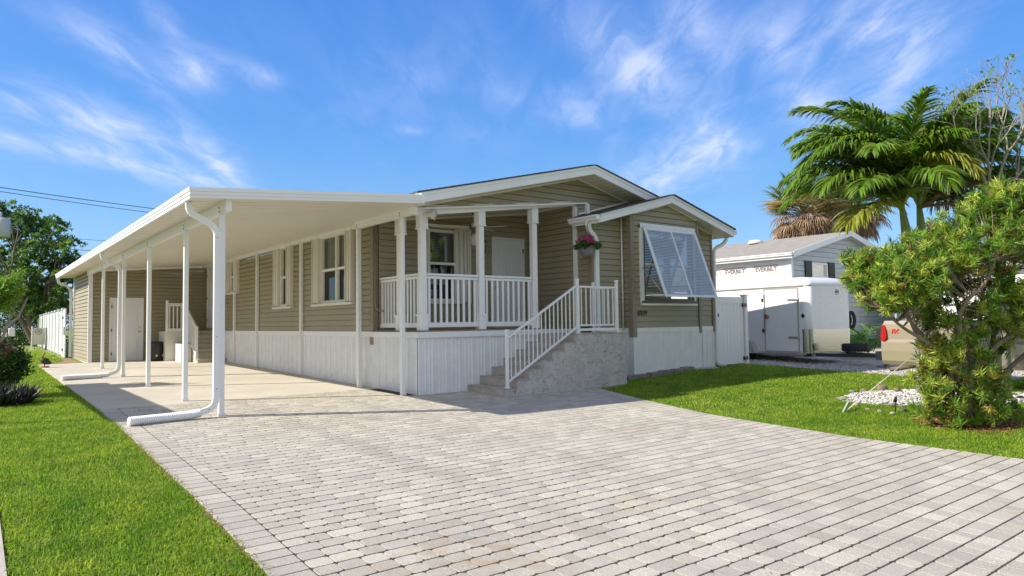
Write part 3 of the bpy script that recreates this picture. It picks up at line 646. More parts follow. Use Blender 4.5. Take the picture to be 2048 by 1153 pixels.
def door(o, T, N, hole, par, knob_side=-1, name='door', six=True, hinge=True):
    x0, x1, z0, z1 = hole; wb = WB(o, T, N)
    wb.r(x0 - .05, x0, z0, z1 + .05, -.02, .035).r(x1, x1 + .05, z0, z1 + .05, -.02, .035).r(x0, x1, z1, z1 + .05, -.02, .035)
    d = wb.r(x0, x1, z0, z1, -.03, .004).build(name, M_door, par)
    W_ = x1 - x0; Hh = z1 - z0; cols = [(x0 + .13 * W_, x0 + .45 * W_), (x0 + .55 * W_, x0 + .87 * W_)]; rows = [(z0 + .11 * Hh, z0 + .38 * Hh), (z0 + .45 * Hh, z0 + .76 * Hh), (z0 + .82 * Hh, z0 + .93 * Hh)]
    for a, b in cols:
        for c, e in rows:
            wb.r(a, b, c, c + .018, .004, .014).r(a, b, e - .018, e, .004, .014).r(a, a + .018, c + .018, e - .018, .004, .014).r(b - .018, b, c + .018, e - .018, .004, .014).r(a + .045, b - .045, c + .045, e - .045, .004, .012)
    wb.build('panel', M_door, d)
    kx = x0 + .07 if knob_side < 0 else x1 - .07
    mb = MB(); O = Vector(o) + Vector(T) * kx + Vector((0, 0, z0 + .95)); Nn = Vector(N)
    mb.tube([O, O + Nn * .03, O + Nn * .035, O + Nn * .07, O + Nn * .08], [.028, .028, .012, .028, .02], 12); mb.build('handle', M_steel, d)
    mb = MB(); O2 = O + Vector((0, 0, .14)); mb.tube([O2, O2 + Nn * .025], [.03, .026], 12); mb.build('lock', M_steel, d)
    if hinge:
        hx = x1 if knob_side < 0 else x0
        for q in (.12, .5, .88): wb.r(hx - .012, hx + .03, z0 + Hh * q - .05, z0 + Hh * q + .05, .03, .042)
        wb.build('hinge', mat('aged_brass', (.25, .22, .16), .5, metal=.6), d)
    return d
door(*LB, PD, house, -1)
door(*LX, SD, house, -1)

# bay picture window with tilted louvred shutter
LY = ((0, YBAY, 0), (1, 0, 0), (0, -1, 0))
hb = hole_b[0]
wbay = window(*LY, hb, house, dim=True, mframe=mat('bronze_frame', (.06, .055, .05), .4), mull=(12.83,), meet=2.62, blinds=None, lower_screen=True)
wb = WB(*LY)
wb.r(11.82, 11.93, 1.72, 3.52, 0, .05).r(13.72, 13.78, 1.72, 3.52, 0, .05).r(11.93, 13.72, 1.70, 1.80, 0, .05).r(11.82, 13.78, 3.44, 3.55, 0, .06).r(11.82, 13.78, 1.69, 1.735, 0, .09).build('casing', M_white, wbay)
mb = MB(); top = Vector((0, YBAY - .075, 3.47)); bot = Vector((0, 9.83, 1.872)); D_ = bot - top; Dn = D_.normalized(); Nn_ = Vector((0, Dn.z, -Dn.y))  # outward-ish normal
SX0, SX1 = 11.875, 13.735
def shb(x0, x1, s0, s1, th=.035, off=0): # board in shutter plane from s0..s1 metres down the slope
    a = top + Dn * s0 + Nn_ * off; b = top + Dn * s1 + Nn_ * off
    mb.hexa([(x0, a.y, a.z), (x1, a.y, a.z), (x1, b.y, b.z), (x0, b.y, b.z)], [(x0, a.y - abs(Nn_.y) * th, a.z - .0 + Nn_.z * 0 - th * .3), (x1, a.y - abs(Nn_.y) * th, a.z - th * .3), (x1, b.y - abs(Nn_.y) * th, b.z - th * .3), (x0, b.y - abs(Nn_.y) * th, b.z - th * .3)])
Ls = D_.length
shb(SX0, SX0 + .075, 0, Ls); shb(SX1 - .075, SX1, 0, Ls); shb(SX0 + .06, SX1 - .06, 0, .07); shb(SX0 + .06, SX1 - .06, Ls - .055, Ls); xm = (SX0 + SX1) / 2; shb(xm - .025, xm + .025, .07, Ls - .055)
shut = mb.build('shutter', M_white, wbay)
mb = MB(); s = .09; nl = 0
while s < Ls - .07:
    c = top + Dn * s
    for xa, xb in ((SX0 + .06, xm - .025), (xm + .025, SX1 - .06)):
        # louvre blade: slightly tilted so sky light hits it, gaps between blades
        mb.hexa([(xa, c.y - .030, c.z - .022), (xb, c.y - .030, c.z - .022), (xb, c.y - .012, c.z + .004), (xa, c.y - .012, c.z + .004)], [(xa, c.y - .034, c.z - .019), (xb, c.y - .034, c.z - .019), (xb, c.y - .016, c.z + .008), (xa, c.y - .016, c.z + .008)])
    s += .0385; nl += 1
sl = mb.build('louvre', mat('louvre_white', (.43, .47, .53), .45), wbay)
mb = MB(); mb.tube([(SX0 + .01, YBAY - .06, 2.55), (SX0 + .01, 9.93, 1.98)], .012, 8); mb.tube([(SX1 - .01, YBAY - .06, 2.55), (SX1 - .01, 9.93, 1.98)], .012, 8); mb.build('shutter_strut', M_steel, wbay)
mb = MB()
for i in range(9): mb.tube([(11.95 + i * .215, YBAY - .058, 3.50), (11.95 + i * .215, YBAY - .066, 3.50)], .008, 8)
mb.build('screw', M_steel, wbay)
M_pot = mat('room_dark', (.03, .03, .035), .5)
text_obj('house_number', '6939', .165, M_blackm, house, (11.70, YBAY - .028, 1.465), (1, 0, 0), (0, 0, 1), .006, .001)

# ------------------------------------------------------------------ porch posts and railing
def porch_post(x, y, zt, zb=1.222, w=.125):
    mb = MB(); mb.rbox(x - w / 2, x + w / 2, y - w / 2, y + w / 2, zb, zt, .008); p = mb.build('porch_post', M_white, house)
    ws = w + .045; mb = MB(); mb.rbox(x - ws / 2, x + ws / 2, y - ws / 2, y + ws / 2, zb, zb + .30, .012); mb.rbox(x - ws / 2 - .012, x + ws / 2 + .012, y - ws / 2 - .012, y + ws / 2 + .012, zb + .27, zb + .31, .01); mb.build('sleeve', M_white, p); mb = MB()
    mb.rbox(x - ws / 2, x + ws / 2, y - ws / 2, y + ws / 2, zt - .34, zt, .004); mb.rbox(x - ws / 2 - .012, x + ws / 2 + .012, y - ws / 2 - .012, y + ws / 2 + .012, zt - .355, zt - .32, .01); mb.build('sleeve', M_white, p)
PY = 11.31
for px in (6.68, 8.02, 9.41): porch_post(px, PY, cz(px) - .02)
porch_post(6.67, 12.12, 3.46)
MB().rbox(10.55, 10.67, 11.19, 11.31, 1.10, 3.98, .008).build('porch_post', M_white, house)
def railing(a, b, par, zb, zt, n, bw=.045, cap=.09, capd=.04, botz=.10, name='railing', bal='baluster', mt=None, top_n=None):
    mt = mt or M_white; a = Vector((a[0], a[1], 0)); b = Vector((b[0], b[1], 0)); mb = MB()
    mb.bar(a + Vector((0, 0, zt - capd / 2)), b + Vector((0, 0, zt - capd / 2)), cap, capd); mb.bar(a + Vector((0, 0, zt - capd - .035)), b + Vector((0, 0, zt - capd - .035)), cap * .55, .05)
    mb.bar(a + Vector((0, 0, zb + botz)), b + Vector((0, 0, zb + botz)), cap * .6, .09)
    for e_, f_ in ((a, b), (b, a)): mb.bar(e_ + (f_ - e_).normalized() * .012 + Vector((0, 0, zb + botz)), e_ + (f_ - e_).normalized() * .012 + Vector((0, 0, zt - capd)), .02, .02, up=(1, 0, 0))
    r = mb.build(name, mt, par)
    for i in range(n):
        c = a.lerp(b, (i + .5) / n); m2 = MB(); m2.bar(c + Vector((0, 0, zb + botz + .045)), c + Vector((0, 0, zt - capd - .055)), bw, bw * .55, up=(b - a).normalized().cross(Vector((0, 0, 1)))); m2.build(bal, mt, r)
    return r
railing((6.76, PY), (7.94, PY), house, 1.222, 2.30, 9); railing((8.1, PY), (9.33, PY), house, 1.222, 2.30, 9)
railing((6.67, 11.4), (6.67, 12.04), house, 1.222, 2.30, 5); railing((6.67, 12.2), (6.67, 12.95), house, 1.222, 2.30, 6)

# ================================================================== CARPORT
car = thing('carport', 'white aluminium carport roof on slim square posts along the side of the tan house', 'carport', (2.95, 10.83, 0))
YC = 10.42; XO = 2.40; YCE = 30.2
def cu(x): return 3.172 + .077 * (x - XO)
mb = MB(); mb.hexa([(XO + .02, YC + .02, cu(XO)), (6.14, YC + .02, cu(6.14)), (6.14, 13.3, cu(6.14)), (XO + .02, 13.3, cu(XO))], [(XO + .02, YC + .02, cu(XO) + .11), (6.14, YC + .02, cu(6.14) + .11), (6.14, 13.3, cu(6.14) + .11), (XO + .02, 13.3, cu(XO) + .11)])
mb.hexa([(6.14, YC + .3, cu(6.14)), (6.40, YC + .3, cu(6.40)), (6.40, 13.3, cu(6.40)), (6.14, 13.3, cu(6.14))], [(6.14, YC + .3, cu(6.14) + .08), (6.40, YC + .3, cu(6.40) + .08), (6.40, 13.3, cu(6.40) + .08), (6.14, 13.3, cu(6.14) + .08)])
mb.hexa([(XO + .02, 13.3, cu(XO)), (6.53, 13.3, cu(6.53)), (6.53, YCE, cu(6.53)), (XO + .02, YCE, cu(XO))], [(XO + .02, 13.3, cu(XO) + .11), (6.53, 13.3, cu(6.53) + .08), (6.53, YCE, cu(6.53) + .08), (XO + .02, YCE, cu(XO) + .11)])
y = YC + .35
while y < 26:
    mb.hexa([(XO + .06, y, cu(XO) - .002), (6.24, y, cu(6.24) - .002), (6.24, y + .012, cu(6.24) - .002), (XO + .06, y + .012, cu(XO) - .002)], [(XO + .06, y, cu(XO)), (6.24, y, cu(6.24)), (6.24, y + .012, cu(6.24)), (XO + .06, y + .012, cu(XO))]); y += .305
mb.build('roof', M_under, car)
mb = MB()   # outer fascia gutter: three ribs
for z0, z1, o_ in ((0, .05, .0), (.05, .10, .012), (.10, .155, .024)):
    mb.box(XO - o_, XO + .04 , YC - o_, YCE, cu(XO) - .004 + z0, cu(XO) - .004 + z1)
mb.build('gutter', M_alu, car)
mb = MB()   # front fascia
for z0, z1, o_ in ((0, .045, .0), (.045, .095, .01), (.095, .15, .02)):
    mb.hexa([(XO - o_, YC - o_ - .01, cu(XO) - .004 + z0), (6.15, YC - o_ - .01, cu(6.15) - .01 + z0), (6.15, YC + .03, cu(6.15) - .01 + z0), (XO - o_, YC + .03, cu(XO) - .004 + z0)],
            [(XO - o_, YC - o_ - .01, cu(XO) - .004 + z1), (6.15, YC - o_ - .01, cu(6.15) - .01 + z1), (6.15, YC + .03, cu(6.15) - .01 + z1), (XO - o_, YC + .03, cu(XO) - .004 + z1)])
mb.box(6.13, 6.19, YC - .035, YC + .1, cu(6.15) - .01, cu(6.15) + .16)
mb.build('fascia', M_alu, car)
MB().box(2.91, 2.99, 10.52, 25.98, 3.045, cu(2.95) + .0).build('beam', M_alu, car)
MB().box(6.26, 6.34, 10.88, 13.34, 3.33, cu(6.3)).build('beam', M_alu, car)
MB().box(6.44, 6.515, 13.36, 25.98, 3.405, cu(6.48)).build('beam', M_alu, car)
mb = MB(); mb.bar((3.0, 25.96, cu(3.0) - .03), (6.4, 25.96, cu(6.4) - .03), .05, .06); mb.build('beam', M_alu, car)
def cpost(x, y, zt, w=.078, side=-1):
    z0 = g1(x, y) + .034; mb = MB(); mb.rbox(x - w / 2, x + w / 2, y - w / 2, y + w / 2, z0, zt, .006); mb.box(x - w / 2 - .012, x + w / 2 + .012, y - w / 2 - .01, y - w / 2 + .0, z0, z0 + .05)
    mb.box(x + side * (w / 2 + .003), x + side * (w / 2 + .0), y - w / 2, y + w / 2, zt - .0, zt + .12)
    p = mb.build('post', M_alu, car); mb = MB()
    for dz in (.03, .085): mb.tube([(x + side * (w / 2 + .0), y, zt + dz), (x + side * (w / 2 + .012), y, zt + dz)], .011, 8)
    mb.build('bolt', M_screw, p); return p
for x, y in ((2.95, 10.86), (2.95, 13.08), (2.95, 16.27), (2.95, 19.35), (2.95, 22.75)): cpost(x, y, 3.045)
for x, y, zt in ((6.30, 11.40, 3.33), (6.30, 13.22, 3.33)): cpost(x, y, zt)
for y in (13.62, 16.85, 20.25, 22.42): cpost(6.475, y, 3.405)
def cdown(y, xp, zf, label=None):
    z = cu(XO)
    P = [(XO + .06, y, z), *bend((XO + .06, y, z - .06), (XO + .06, y, z - .17), (XO + .16, y, z - .20), 4), *bend((xp - .16, y, z - .27), (xp - .03, y, z - .32), (xp, y, z - .44), 4), (xp, y, .42 + zf), *bend((xp, y, .30 + zf), (xp, y, .14 + zf), (xp - .14, y, .11 + zf), 5), (xp - .22, y, .09 + zf)]
    d = downspout(P, car); mb = MB()
    for q in ((xp, y - .034, z - .5), (xp, y - .034, .42 + zf), (xp, y - .034, 1.2), (xp - .1, y - .034, .13 + zf)): mb.tube([q, (q[0], q[1] - .006, q[2])], .007, 6)
    mb.build('screw', M_screw, d); return d
cdown(10.78, 2.855, g1(2.9, 10.8) + .03); cdown(19.28, 2.855, g1(2.9, 19.3) + .03)
downspout([(XO + .06, 30.0, cu(XO)), *bend((XO + .06, 30, cu(XO) - .08), (XO + .06, 30, cu(XO) - .22), (XO + .3, 30, cu(XO) - .26), 4), (2.86, 29.98, cu(XO) - .45), (2.86, 29.98, .3)], car)
# corrugated drain hoses lying on the ground
def hose(pts, lab, n=34, r=.066):
    P = [Vector(p) for p in pts]; L = [0]
    for a, b in zip(P[:-1], P[1:]): L.append(L[-1] + (b - a).length)
    path = []; rad = []
    for i in range(n * 2 + 1):
        s = L[-1] * i / (n * 2); k_ = max(j for j in range(len(L)) if L[j] <= s + 1e-9); k_ = min(k_, len(P) - 2); t = (s - L[k_]) / (L[k_ + 1] - L[k_]); path.append(P[k_].lerp(P[k_ + 1], t)); rad.append(r * (1.0 if i % 2 else .80))
    mb = MB(); mb.tube(path, rad, 16, smooth=False); o = mb.build('drain_hose', M_alu); tag(o, lab, 'hose', 'corrugated drain hoses'); return o
hz = lambda x, y: g1(x, y) + .036 + .060
hose([(2.64, 10.78, hz(2.6, 10.8) + .02), (2.5, 10.77, hz(2.5, 10.8)), (2.1, 10.73, hz(2.1, 10.7)), (1.70, 10.66, hz(1.7, 10.7))], 'white corrugated drain hose lying on the pavers at the foot of the nearest carport post')
hose([(2.64, 19.28, hz(2.6, 19.3) + .02), (2.4, 19.25, hz(2.4, 19.2)), (2.0, 19.2, hz(2, 19.2)), (1.66, 19.1, hz(1.66, 19))], 'white corrugated drain hose on the concrete slab, the one farther back', r=.065)

# ------------------------------------------------------------------ storage shed at the end of the carport
shed = thing('storage_shed', 'tan sided storage room with a white panelled door closing the carport end', 'shed', (2.98, 26, .2))
DH = (3.60, 4.50, .25, 2.28)
wallx('front_wall', 26.0, 3.0, 6.53, .24, 3.7, shed, tops=[(-.077, 1, cu(0) + .05)], holes=[DH], h=.122, base=.24, SL=.018, proud=.022)
wally('side_wall', 2.98, 26.0, 30.1, .24, 3.22, shed, h=.122, base=.24, SL=.018, proud=.022)
MB().box(2.95, 3.07, 25.955, 26.05, .21, 3.2).build('corner_trim', M_white, shed); MB().box(2.95, 3.0, 30.05, 30.13, .21, 3.2).build('corner_trim', M_white, shed)
for q in ((3.07, 3.55, 25.97, 26.0, .205, .245), (4.55, 5.2, 25.97, 26.0, .205, .245), (2.955, 2.98, 26.05, 30.1, .2, .24)): MB().box(*q).build('base_trim', M_white, shed)
MB().box(3.1, 6.5, 26.12, 30.05, .2, 3.15).build('inner_wall', M_dark, shed)
door((0, 26.0, 0), (1, 0, 0), (0, -1, 0), DH, shed, +1)

# ------------------------------------------------------------------ side steps by the shed
st = thing('side_steps', 'cream painted side steps under the carport leading to the rear door', 'steps', (6.0, 23.4, .17))
mb = MB(); n = 7
for i in range(n):
    y0 = 23.35 + i * .24; zt = .19 + .145 * (i + 1); mb.rbox(5.62, 6.50, y0, 25.3, zt - .145 if i else .1, zt, .018)
mb.build('tread', M_stepc, st)
MB().box(5.60, 6.5, 25.3, 25.9, .1, 1.20).box(5.02, 5.60, 24.95, 25.93, .1, 1.205).box(5.30, 5.60, 24.0, 24.94, .1, .80).build('landing', mat('pale_stucco', (.62, .60, .54), .9, bump=.4, bscale=30), st)
railing((5.08, 24.98), (5.56, 24.98), st, 1.2, 2.13, 4, cap=.05, bw=.035, botz=.05)
for q in ((5.03, 5.10, 24.94, 25.01, 1.2, 2.22), (5.55, 5.62, 24.94, 25.01, 1.2, 2.24), (5.58, 5.66, 23.42, 23.5, .3, 1.36)): MB().rbox(*q, .006).build('rail_post', M_white, st)
mb = MB(); mb.bar((5.6, 24.95, 2.10), (5.62, 23.46, 1.30), .05, .06); mb.bar((5.6, 24.95, 1.28), (5.62, 23.46, .45), .05, .06); hr = mb.build('handrail', M_white, st)
for i in range(11):
    t = (i + .5) / 11; m2 = MB(); a = Vector((5.6, 24.95, 1.28)).lerp(Vector((5.62, 23.46, .45)), t); b = Vector((5.6, 24.95, 2.10)).lerp(Vector((5.62, 23.46, 1.30)), t); m2.bar(a, b, .02, .035, up=(1, 0, 0)); m2.build('baluster', M_white, hr)
# black storage tub
tub = thing('storage_bin', 'black plastic bin with yellow reflectors standing against the side steps', 'bin', (4.82, 25.4, g1(4.8, 25.4) + .036))
z = tub.location.z; mb = MB(); mb.lathe((4.80, 25.42, z), [(.235, 0), (.25, .06), (.285, .50), (.295, .55), (.30, .60), (.27, .63), (.02, .645)], 20); mb.box(4.72, 4.88, 25.10, 25.2, z + .32, z + .50); mb.build('body', mat('black_plastic', (.02, .02, .022), .45), tub)
for dx in (-.2, 0, .2):
    mb = MB(); yy = 25.42 - math.sqrt(.272 ** 2 - dx * dx) - .012; mb.box(4.80 + dx - .025, 4.80 + dx + .025, yy - .01, yy + .03, z + .15, z + .21); mb.build('reflector', mat('amber_reflector', (.75, .50, .12), .3), tub)

# ================================================================== FRONT STEPS
fs = thing('front_steps', 'grey swirled stucco entrance steps rising to the porch with white metal railing', 'steps', (7.63, 10.02, 0))
SY0, SY1 = 10.03, 11.205; xsx = [7.63 + .295 * i for i in range(7)]; zsx = [.155 + .16 * i for i in range(7)]
mb = MB()
prof = [(xsx[0], -.12)]
for i in range(7):
    pass
prof.append((10.84, -.12))
# body made of butted blocks so every riser is clean
for i in range(7):
    x1 = xsx[i + 1] if i < 6 else 10.84; mb.box(xsx[i], x1, SY0, SY1, -.12, zsx[i] - .028)
body = mb.build('stucco_body', M_stucco0, fs)
for i in range(7): MB().box(xsx[i] - .006, xsx[i], SY0 + .03, SY1, (zsx[i - 1] if i else -.1), zsx[i] - .030).build('riser', mat('riser_stucco', (.50, .455, .41), .9, col2=(.40, .355, .32), vscale=7, bump=.6, bscale=40, detail2=(60, .2)), fs)
for i in range(7):
    x1 = xsx[i + 1] if i < 6 else 10.83; MB().box(xsx[i] - .012, x1 - (.014 if i < 6 else -.004), SY0 - .008, SY1, zsx[i] - .028, zsx[i] + .0).build('tread', M_tread, fs)
def step_stucco():
    t = M_stucco0.node_tree; L = t.links.new; p = [n for n in t.nodes if n.type == 'BSDF_PRINCIPLED'][0]; tcn = [n for n in t.nodes if n.type == 'TEX_COORD'][0]
    src = p.inputs['Base Color'].links[0].from_socket
    n = t.nodes.new('ShaderNodeTexNoise'); n.inputs['Scale'].default_value = 5.0; n.inputs['Detail'].default_value = 4.0; n.inputs['Distortion'].default_value = 1.2; L(tcn.outputs['Object'], n.inputs['Vector'])
    s1 = t.nodes.new('ShaderNodeMath'); s1.operation = 'MULTIPLY'; L(n.outputs[0], s1.inputs[0]); s1.inputs[1].default_value = 44
    s2 = t.nodes.new('ShaderNodeMath'); s2.operation = 'SINE'; L(s1.outputs[0], s2.inputs[0])
    n3 = t.nodes.new('ShaderNodeTexNoise'); n3.inputs['Scale'].default_value = 9; n3.inputs['Detail'].default_value = 4; L(tcn.outputs['Object'], n3.inputs['Vector'])
    r = t.nodes.new('ShaderNodeMapRange'); L(s2.outputs[0], r.inputs[0]); r.inputs[1].default_value = .5; r.inputs[2].default_value = .95; r.inputs[4].default_value = .9
    r3 = t.nodes.new('ShaderNodeMapRange'); L(n3.outputs[0], r3.inputs[0]); r3.inputs[1].default_value = .34; r3.inputs[2].default_value = .6
    mm = t.nodes.new('ShaderNodeMath'); mm.operation = 'MULTIPLY'; L(r.outputs[0], mm.inputs[0]); L(r3.outputs[0], mm.inputs[1])
    mx = t.nodes.new('ShaderNodeMix'); mx.data_type = 'RGBA'; L(mm.outputs[0], mx.inputs[0]); L(src, mx.inputs[6]); mx.inputs[7].default_value = (.26, .24, .22, 1); L(mx.outputs[2], p.inputs['Base Color'])
    b = [x for x in t.nodes if x.type == 'BUMP'][0]; b2 = t.nodes.new('ShaderNodeBump'); b2.inputs['Strength'].default_value = .5; b2.inputs['Distance'].default_value = .01; b2.invert = True; L(mm.outputs[0], b2.inputs['Height']); L(b.outputs[0], b2.inputs['Normal']); L(b2.outputs[0], p.inputs['Normal'])
step_stucco()
RYF = 10.075
def rpost(x, y, z0, z1, par=fs):
    mb = MB(); mb.rbox(x - .027, x + .027, y - .027, y + .027, z0, z1, .006); mb.box(x - .045, x + .045, y - .045, y + .045, z0 - .002, z0 + .012); mb.rbox(x - .034, x + .034, y - .034, y + .034, z1 - .03, z1 + .012, .008); return mb.build('rail_post', M_white, par)
rpost(7.72, RYF, .155, 1.21); rpost(9.50, RYF, 1.115, 2.19); rpost(10.62, RYF, 1.115, 2.19); rpost(10.52, 10.66, 1.115, 2.17)
mb = MB(); A0 = Vector((7.75, RYF, 1.08)); A1 = Vector((9.47, RYF, 2.06)); B0 = Vector((7.75, RYF, .27)); B1 = Vector((9.47, RYF, 1.24))
mb.bar(A0, A1, .045, .035); mb.bar(B0, B1, .03, .035); hr = mb.build('handrail', M_white, fs)
for i in range(16):
    t = (i + .6) / 16.3; m2 = MB(); m2.bar(B0.lerp(B1, t), A0.lerp(A1, t), .018, .018, up=(1, 0, 0)); m2.build('baluster', M_white, hr)
def mrail(a, b, n):
    a = Vector(a); b = Vector(b); mb = MB(); mb.bar(a + Vector((0, 0, .93)), b + Vector((0, 0, .93)), .045, .035); mb.bar(a + Vector((0, 0, .16)), b + Vector((0, 0, .16)), .03, .03); mb.bar(a + Vector((0, 0, .07)), b + Vector((0, 0, .07)), .03, .05)
    for e_, f_ in ((a, b), (b, a)): mb.bar(e_ + (f_ - e_).normalized() * .012 + Vector((0, 0, .05)), e_ + (f_ - e_).normalized() * .012 + Vector((0, 0, .93)), .02, .02, up=(1, 0, 0))
    r = mb.build('railing', M_white, fs)
    for i in range(n):
        c = a.lerp(b, (i + .6) / (n + .2)); m2 = MB(); m2.bar(c + Vector((0, 0, .17)), c + Vector((0, 0, .92)), .018, .018, up=(1, 0, 0)); m2.build('baluster', M_white, r)
mrail((9.53, RYF, 1.115), (10.59, RYF, 1.115), 8); mrail((10.62, RYF + .03, 1.115), (10.53, 10.63, 1.115), 4)

# ------------------------------------------------------------------ things hung on the house
fan = thing('ceiling_fan', 'white ceiling fan with a glass light kit hanging in the porch', 'ceiling fan', (8.52, 12.2, 3.4))
cf = cz(8.52)
MB().lathe((8.52, 12.2, 0), [(.06, cf + .03), (.07, cf - .02), (.012, cf - .07), (.012, 3.52), (.05, 3.50), (.115, 3.46), (.12, 3.38), (.08, 3.34), (.06, 3.30), (.05, 3.27)], 20).build('motor', mat('bronze', (.16, .13, .10), .4, metal=.5), fan)
for i in range(5):
    a = math.radians(20 + 72 * i); m2 = MB(); c, s_ = math.cos(a), math.sin(a); P = [(.13, -.03), (.22, -.065), (.60, -.085), (.68, -.06), (.70, 0), (.68, .06), (.60, .085), (.22, .065), (.13, .03)]
    m2.prism([(8.52 + c * x - s_ * y, 12.2 + s_ * x + c * y, 3.40 + y * .16) for x, y in P], (0, 0, .008)); m2.build('blade', M_cream, fan)
MB().lathe((8.52, 12.2, 0), [(.05, 3.27), (.085, 3.22), (.10, 3.12), (.085, 3.04), (.05, 3.0)], 18).build('lamp_shade', mat('clouded_glass', (.55, .55, .50), .15), fan)
lan = thing('wall_lantern', 'black wall lantern on white back plate between porch window and door', 'lantern', (9.16, YB - .02, 3.05))
MB().box(9.07, 9.25, YB - .045, YB - .015, 2.90, 3.24).build('back_plate', M_cream, lan)
mb = MB(); mb.lathe((9.16, YB - .14, 0), [(.02, 3.30), (.03, 3.27), (.075, 3.20), (.08, 3.18)], 6); mb.lathe((9.16, YB - .14, 0), [(.06, 2.97), (.05, 2.95), (.02, 2.92)], 6)
for i in range(6): a = i * math.pi / 3; mb.bar((9.16 + .078 * math.cos(a), YB - .14 + .078 * math.sin(a), 3.19), (9.16 + .06 * math.cos(a), YB - .14 + .06 * math.sin(a), 2.96), .012, .012)
mb.build('lantern_frame', M_blackm, lan); MB().lathe((9.16, YB - .14, 0), [(.072, 3.18), (.056, 2.97)], 6).build('glass', mat('clouded_glass', (.55, .55, .50)), lan)
fl = thing('flood_light', 'cream spiral horn speaker light clamped to the top of the porch corner post', 'light', (6.68, 11.2, 3.34))
mb = MB(); mb.tube([(6.66, 11.2, 3.40), (6.72, 11.14, 3.40)], [.035, .045], 12); mb.build('bracket', M_cream, fl)
mb = MB(); d0 = Vector((.62, -.75, -.12)).normalized(); p0 = Vector((6.70, 11.15, 3.395)); mb.tube([p0, p0 + d0 * .06, p0 + d0 * .07, p0 + d0 * .13, p0 + d0 * .16, p0 + d0 * .161, p0 + d0 * .12], [.04, .045, .06, .085, .10, .085, .05], 18); mb.build('horn', M_cream, fl)
mb = MB(); mb.tube([p0 + d0 * .11, p0 + d0 * .165], [.045, .025], 14); mb.build('lamp', M_white, fl)

# ------------------------------------------------------------------ leaves
def leaf_quads(B, D, L_, W_, up=None):
    """diamond leaves: B base, D unit direction, L length, W width -> V, F"""
    n = len(B); R = RNG.normal(size=(n, 3)); 
    if up is not None: R = R * .6 + np.array(up)
    S = np.cross(D, R); S /= np.maximum(np.linalg.norm(S, axis=1, keepdims=True), 1e-6)
    L_ = np.asarray(L_).reshape(-1, 1) * np.ones((n, 1)); W_ = np.asarray(W_).reshape(-1, 1) * np.ones((n, 1)); N_ = np.cross(S, D)
    V = np.stack([B, B + D * L_ * .42 + S * W_ * .5 + N_ * L_ * .05, B + D * L_, B + D * L_ * .42 - S * W_ * .5 + N_ * L_ * .05], 1).reshape(-1, 3)
    return V, np.arange(4 * n).reshape(-1, 4)
def unit(a): return a / np.maximum(np.linalg.norm(a, axis=-1, keepdims=True), 1e-9)
def foliage(name, parts, m, parent):
    V = []; F = []; n = 0
    for v, f in parts: V.append(v); F.append(f + n); n += len(v)
    off = Vector((0, 0, 0)); q = parent
    while q is not None: off += q.location; q = q.parent
    return np_mesh(name, np.concatenate(V), np.concatenate(F), m, parent, off=tuple(off))
def clump_leaves(C, r, per, L_, W_, outward=.6, squash=.8):
    """C centres (n,3), r radii -> leaves filling blobs, pointing outward"""
    C = np.repeat(C, per, 0); r = np.repeat(np.asarray(r), per).reshape(-1, 1); d = unit(RNG.normal(size=C.shape)); rad = RNG.random((len(C), 1)) ** .45
    B = C + d * rad * r * np.array([1, 1, squash]); D = unit(d * outward + RNG.normal(size=C.shape) * .5 + np.array([0, 0, .1]))
    s = RNG.uniform(.7, 1.25, (len(C), 1)); return leaf_quads(B, D, L_ * s, W_ * s)
M_leaf = mat('bright_leaf', (.24, .40, .04), .45, island=.6, trans=.45, col2=(.11, .25, .025), vscale=2.5)
M_leafy = mat('yellow_green_leaf', (.42, .50, .07), .5, island=.5, trans=.35)
M_leafo = mat('orange_old_leaf', (.38, .17, .05), .6, island=.5, trans=.2)
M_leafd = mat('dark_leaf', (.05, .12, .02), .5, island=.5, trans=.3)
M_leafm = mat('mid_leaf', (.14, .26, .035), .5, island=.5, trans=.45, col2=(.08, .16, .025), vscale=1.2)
M_petal = mat('magenta_petal', (.55, .02, .17), .5, island=.4, trans=.3)

# hanging basket
hb_ = thing('hanging_basket', 'grey hanging basket of magenta flowers under the porch gutter corner', 'hanging basket', (10.32, 10.62, 2.78))
c = (10.30, 10.58)
MB().lathe((*c, 0), [(.07, 2.72), (.125, 2.76), (.165, 2.84), (.178, 2.915), (.188, 2.92), (.188, 2.94), (.16, 2.94)], 24).build('pot', mat('grey_plastic', (.20, .195, .20), .5), hb_)
mb = MB()
for a in (0, 2.1, 4.2): mb.tube([(c[0] + .17 * math.cos(a), c[1] + .17 * math.sin(a), 2.92), (c[0] + .01, c[1], 3.40)], .004, 5)
mb.tube([(c[0] + .01, c[1], 3.40), (c[0] + .05, c[1] - .02, 3.50), (c[0] + .02, c[1] - .02, bz(BE) - .03)], .004, 5); mb.build('hanger', M_screw, hb_)
th_ = RNG.uniform(0, 6.28, 60); rr = np.sqrt(RNG.random(60)) * .27; Cc = np.stack([c[0] + rr * np.cos(th_), c[1] + rr * np.sin(th_), 3.0 + .06 * RNG.random(60) - rr * .35], 1)
foliage('leaves', [clump_leaves(Cc, np.full(60, .055), 22, .05, .034)], M_leafd, hb_)
th_ = RNG.uniform(0, 6.28, 13); rr = RNG.uniform(.05, .3, 13); Cc = np.stack([c[0] + rr * np.cos(th_), c[1] + rr * np.sin(th_), 3.16 - rr * .55 + .05 * RNG.random(13)], 1)
foliage('flowers', [clump_leaves(Cc, np.full(13, .036), 26, .032, .028)], M_petal, hb_)

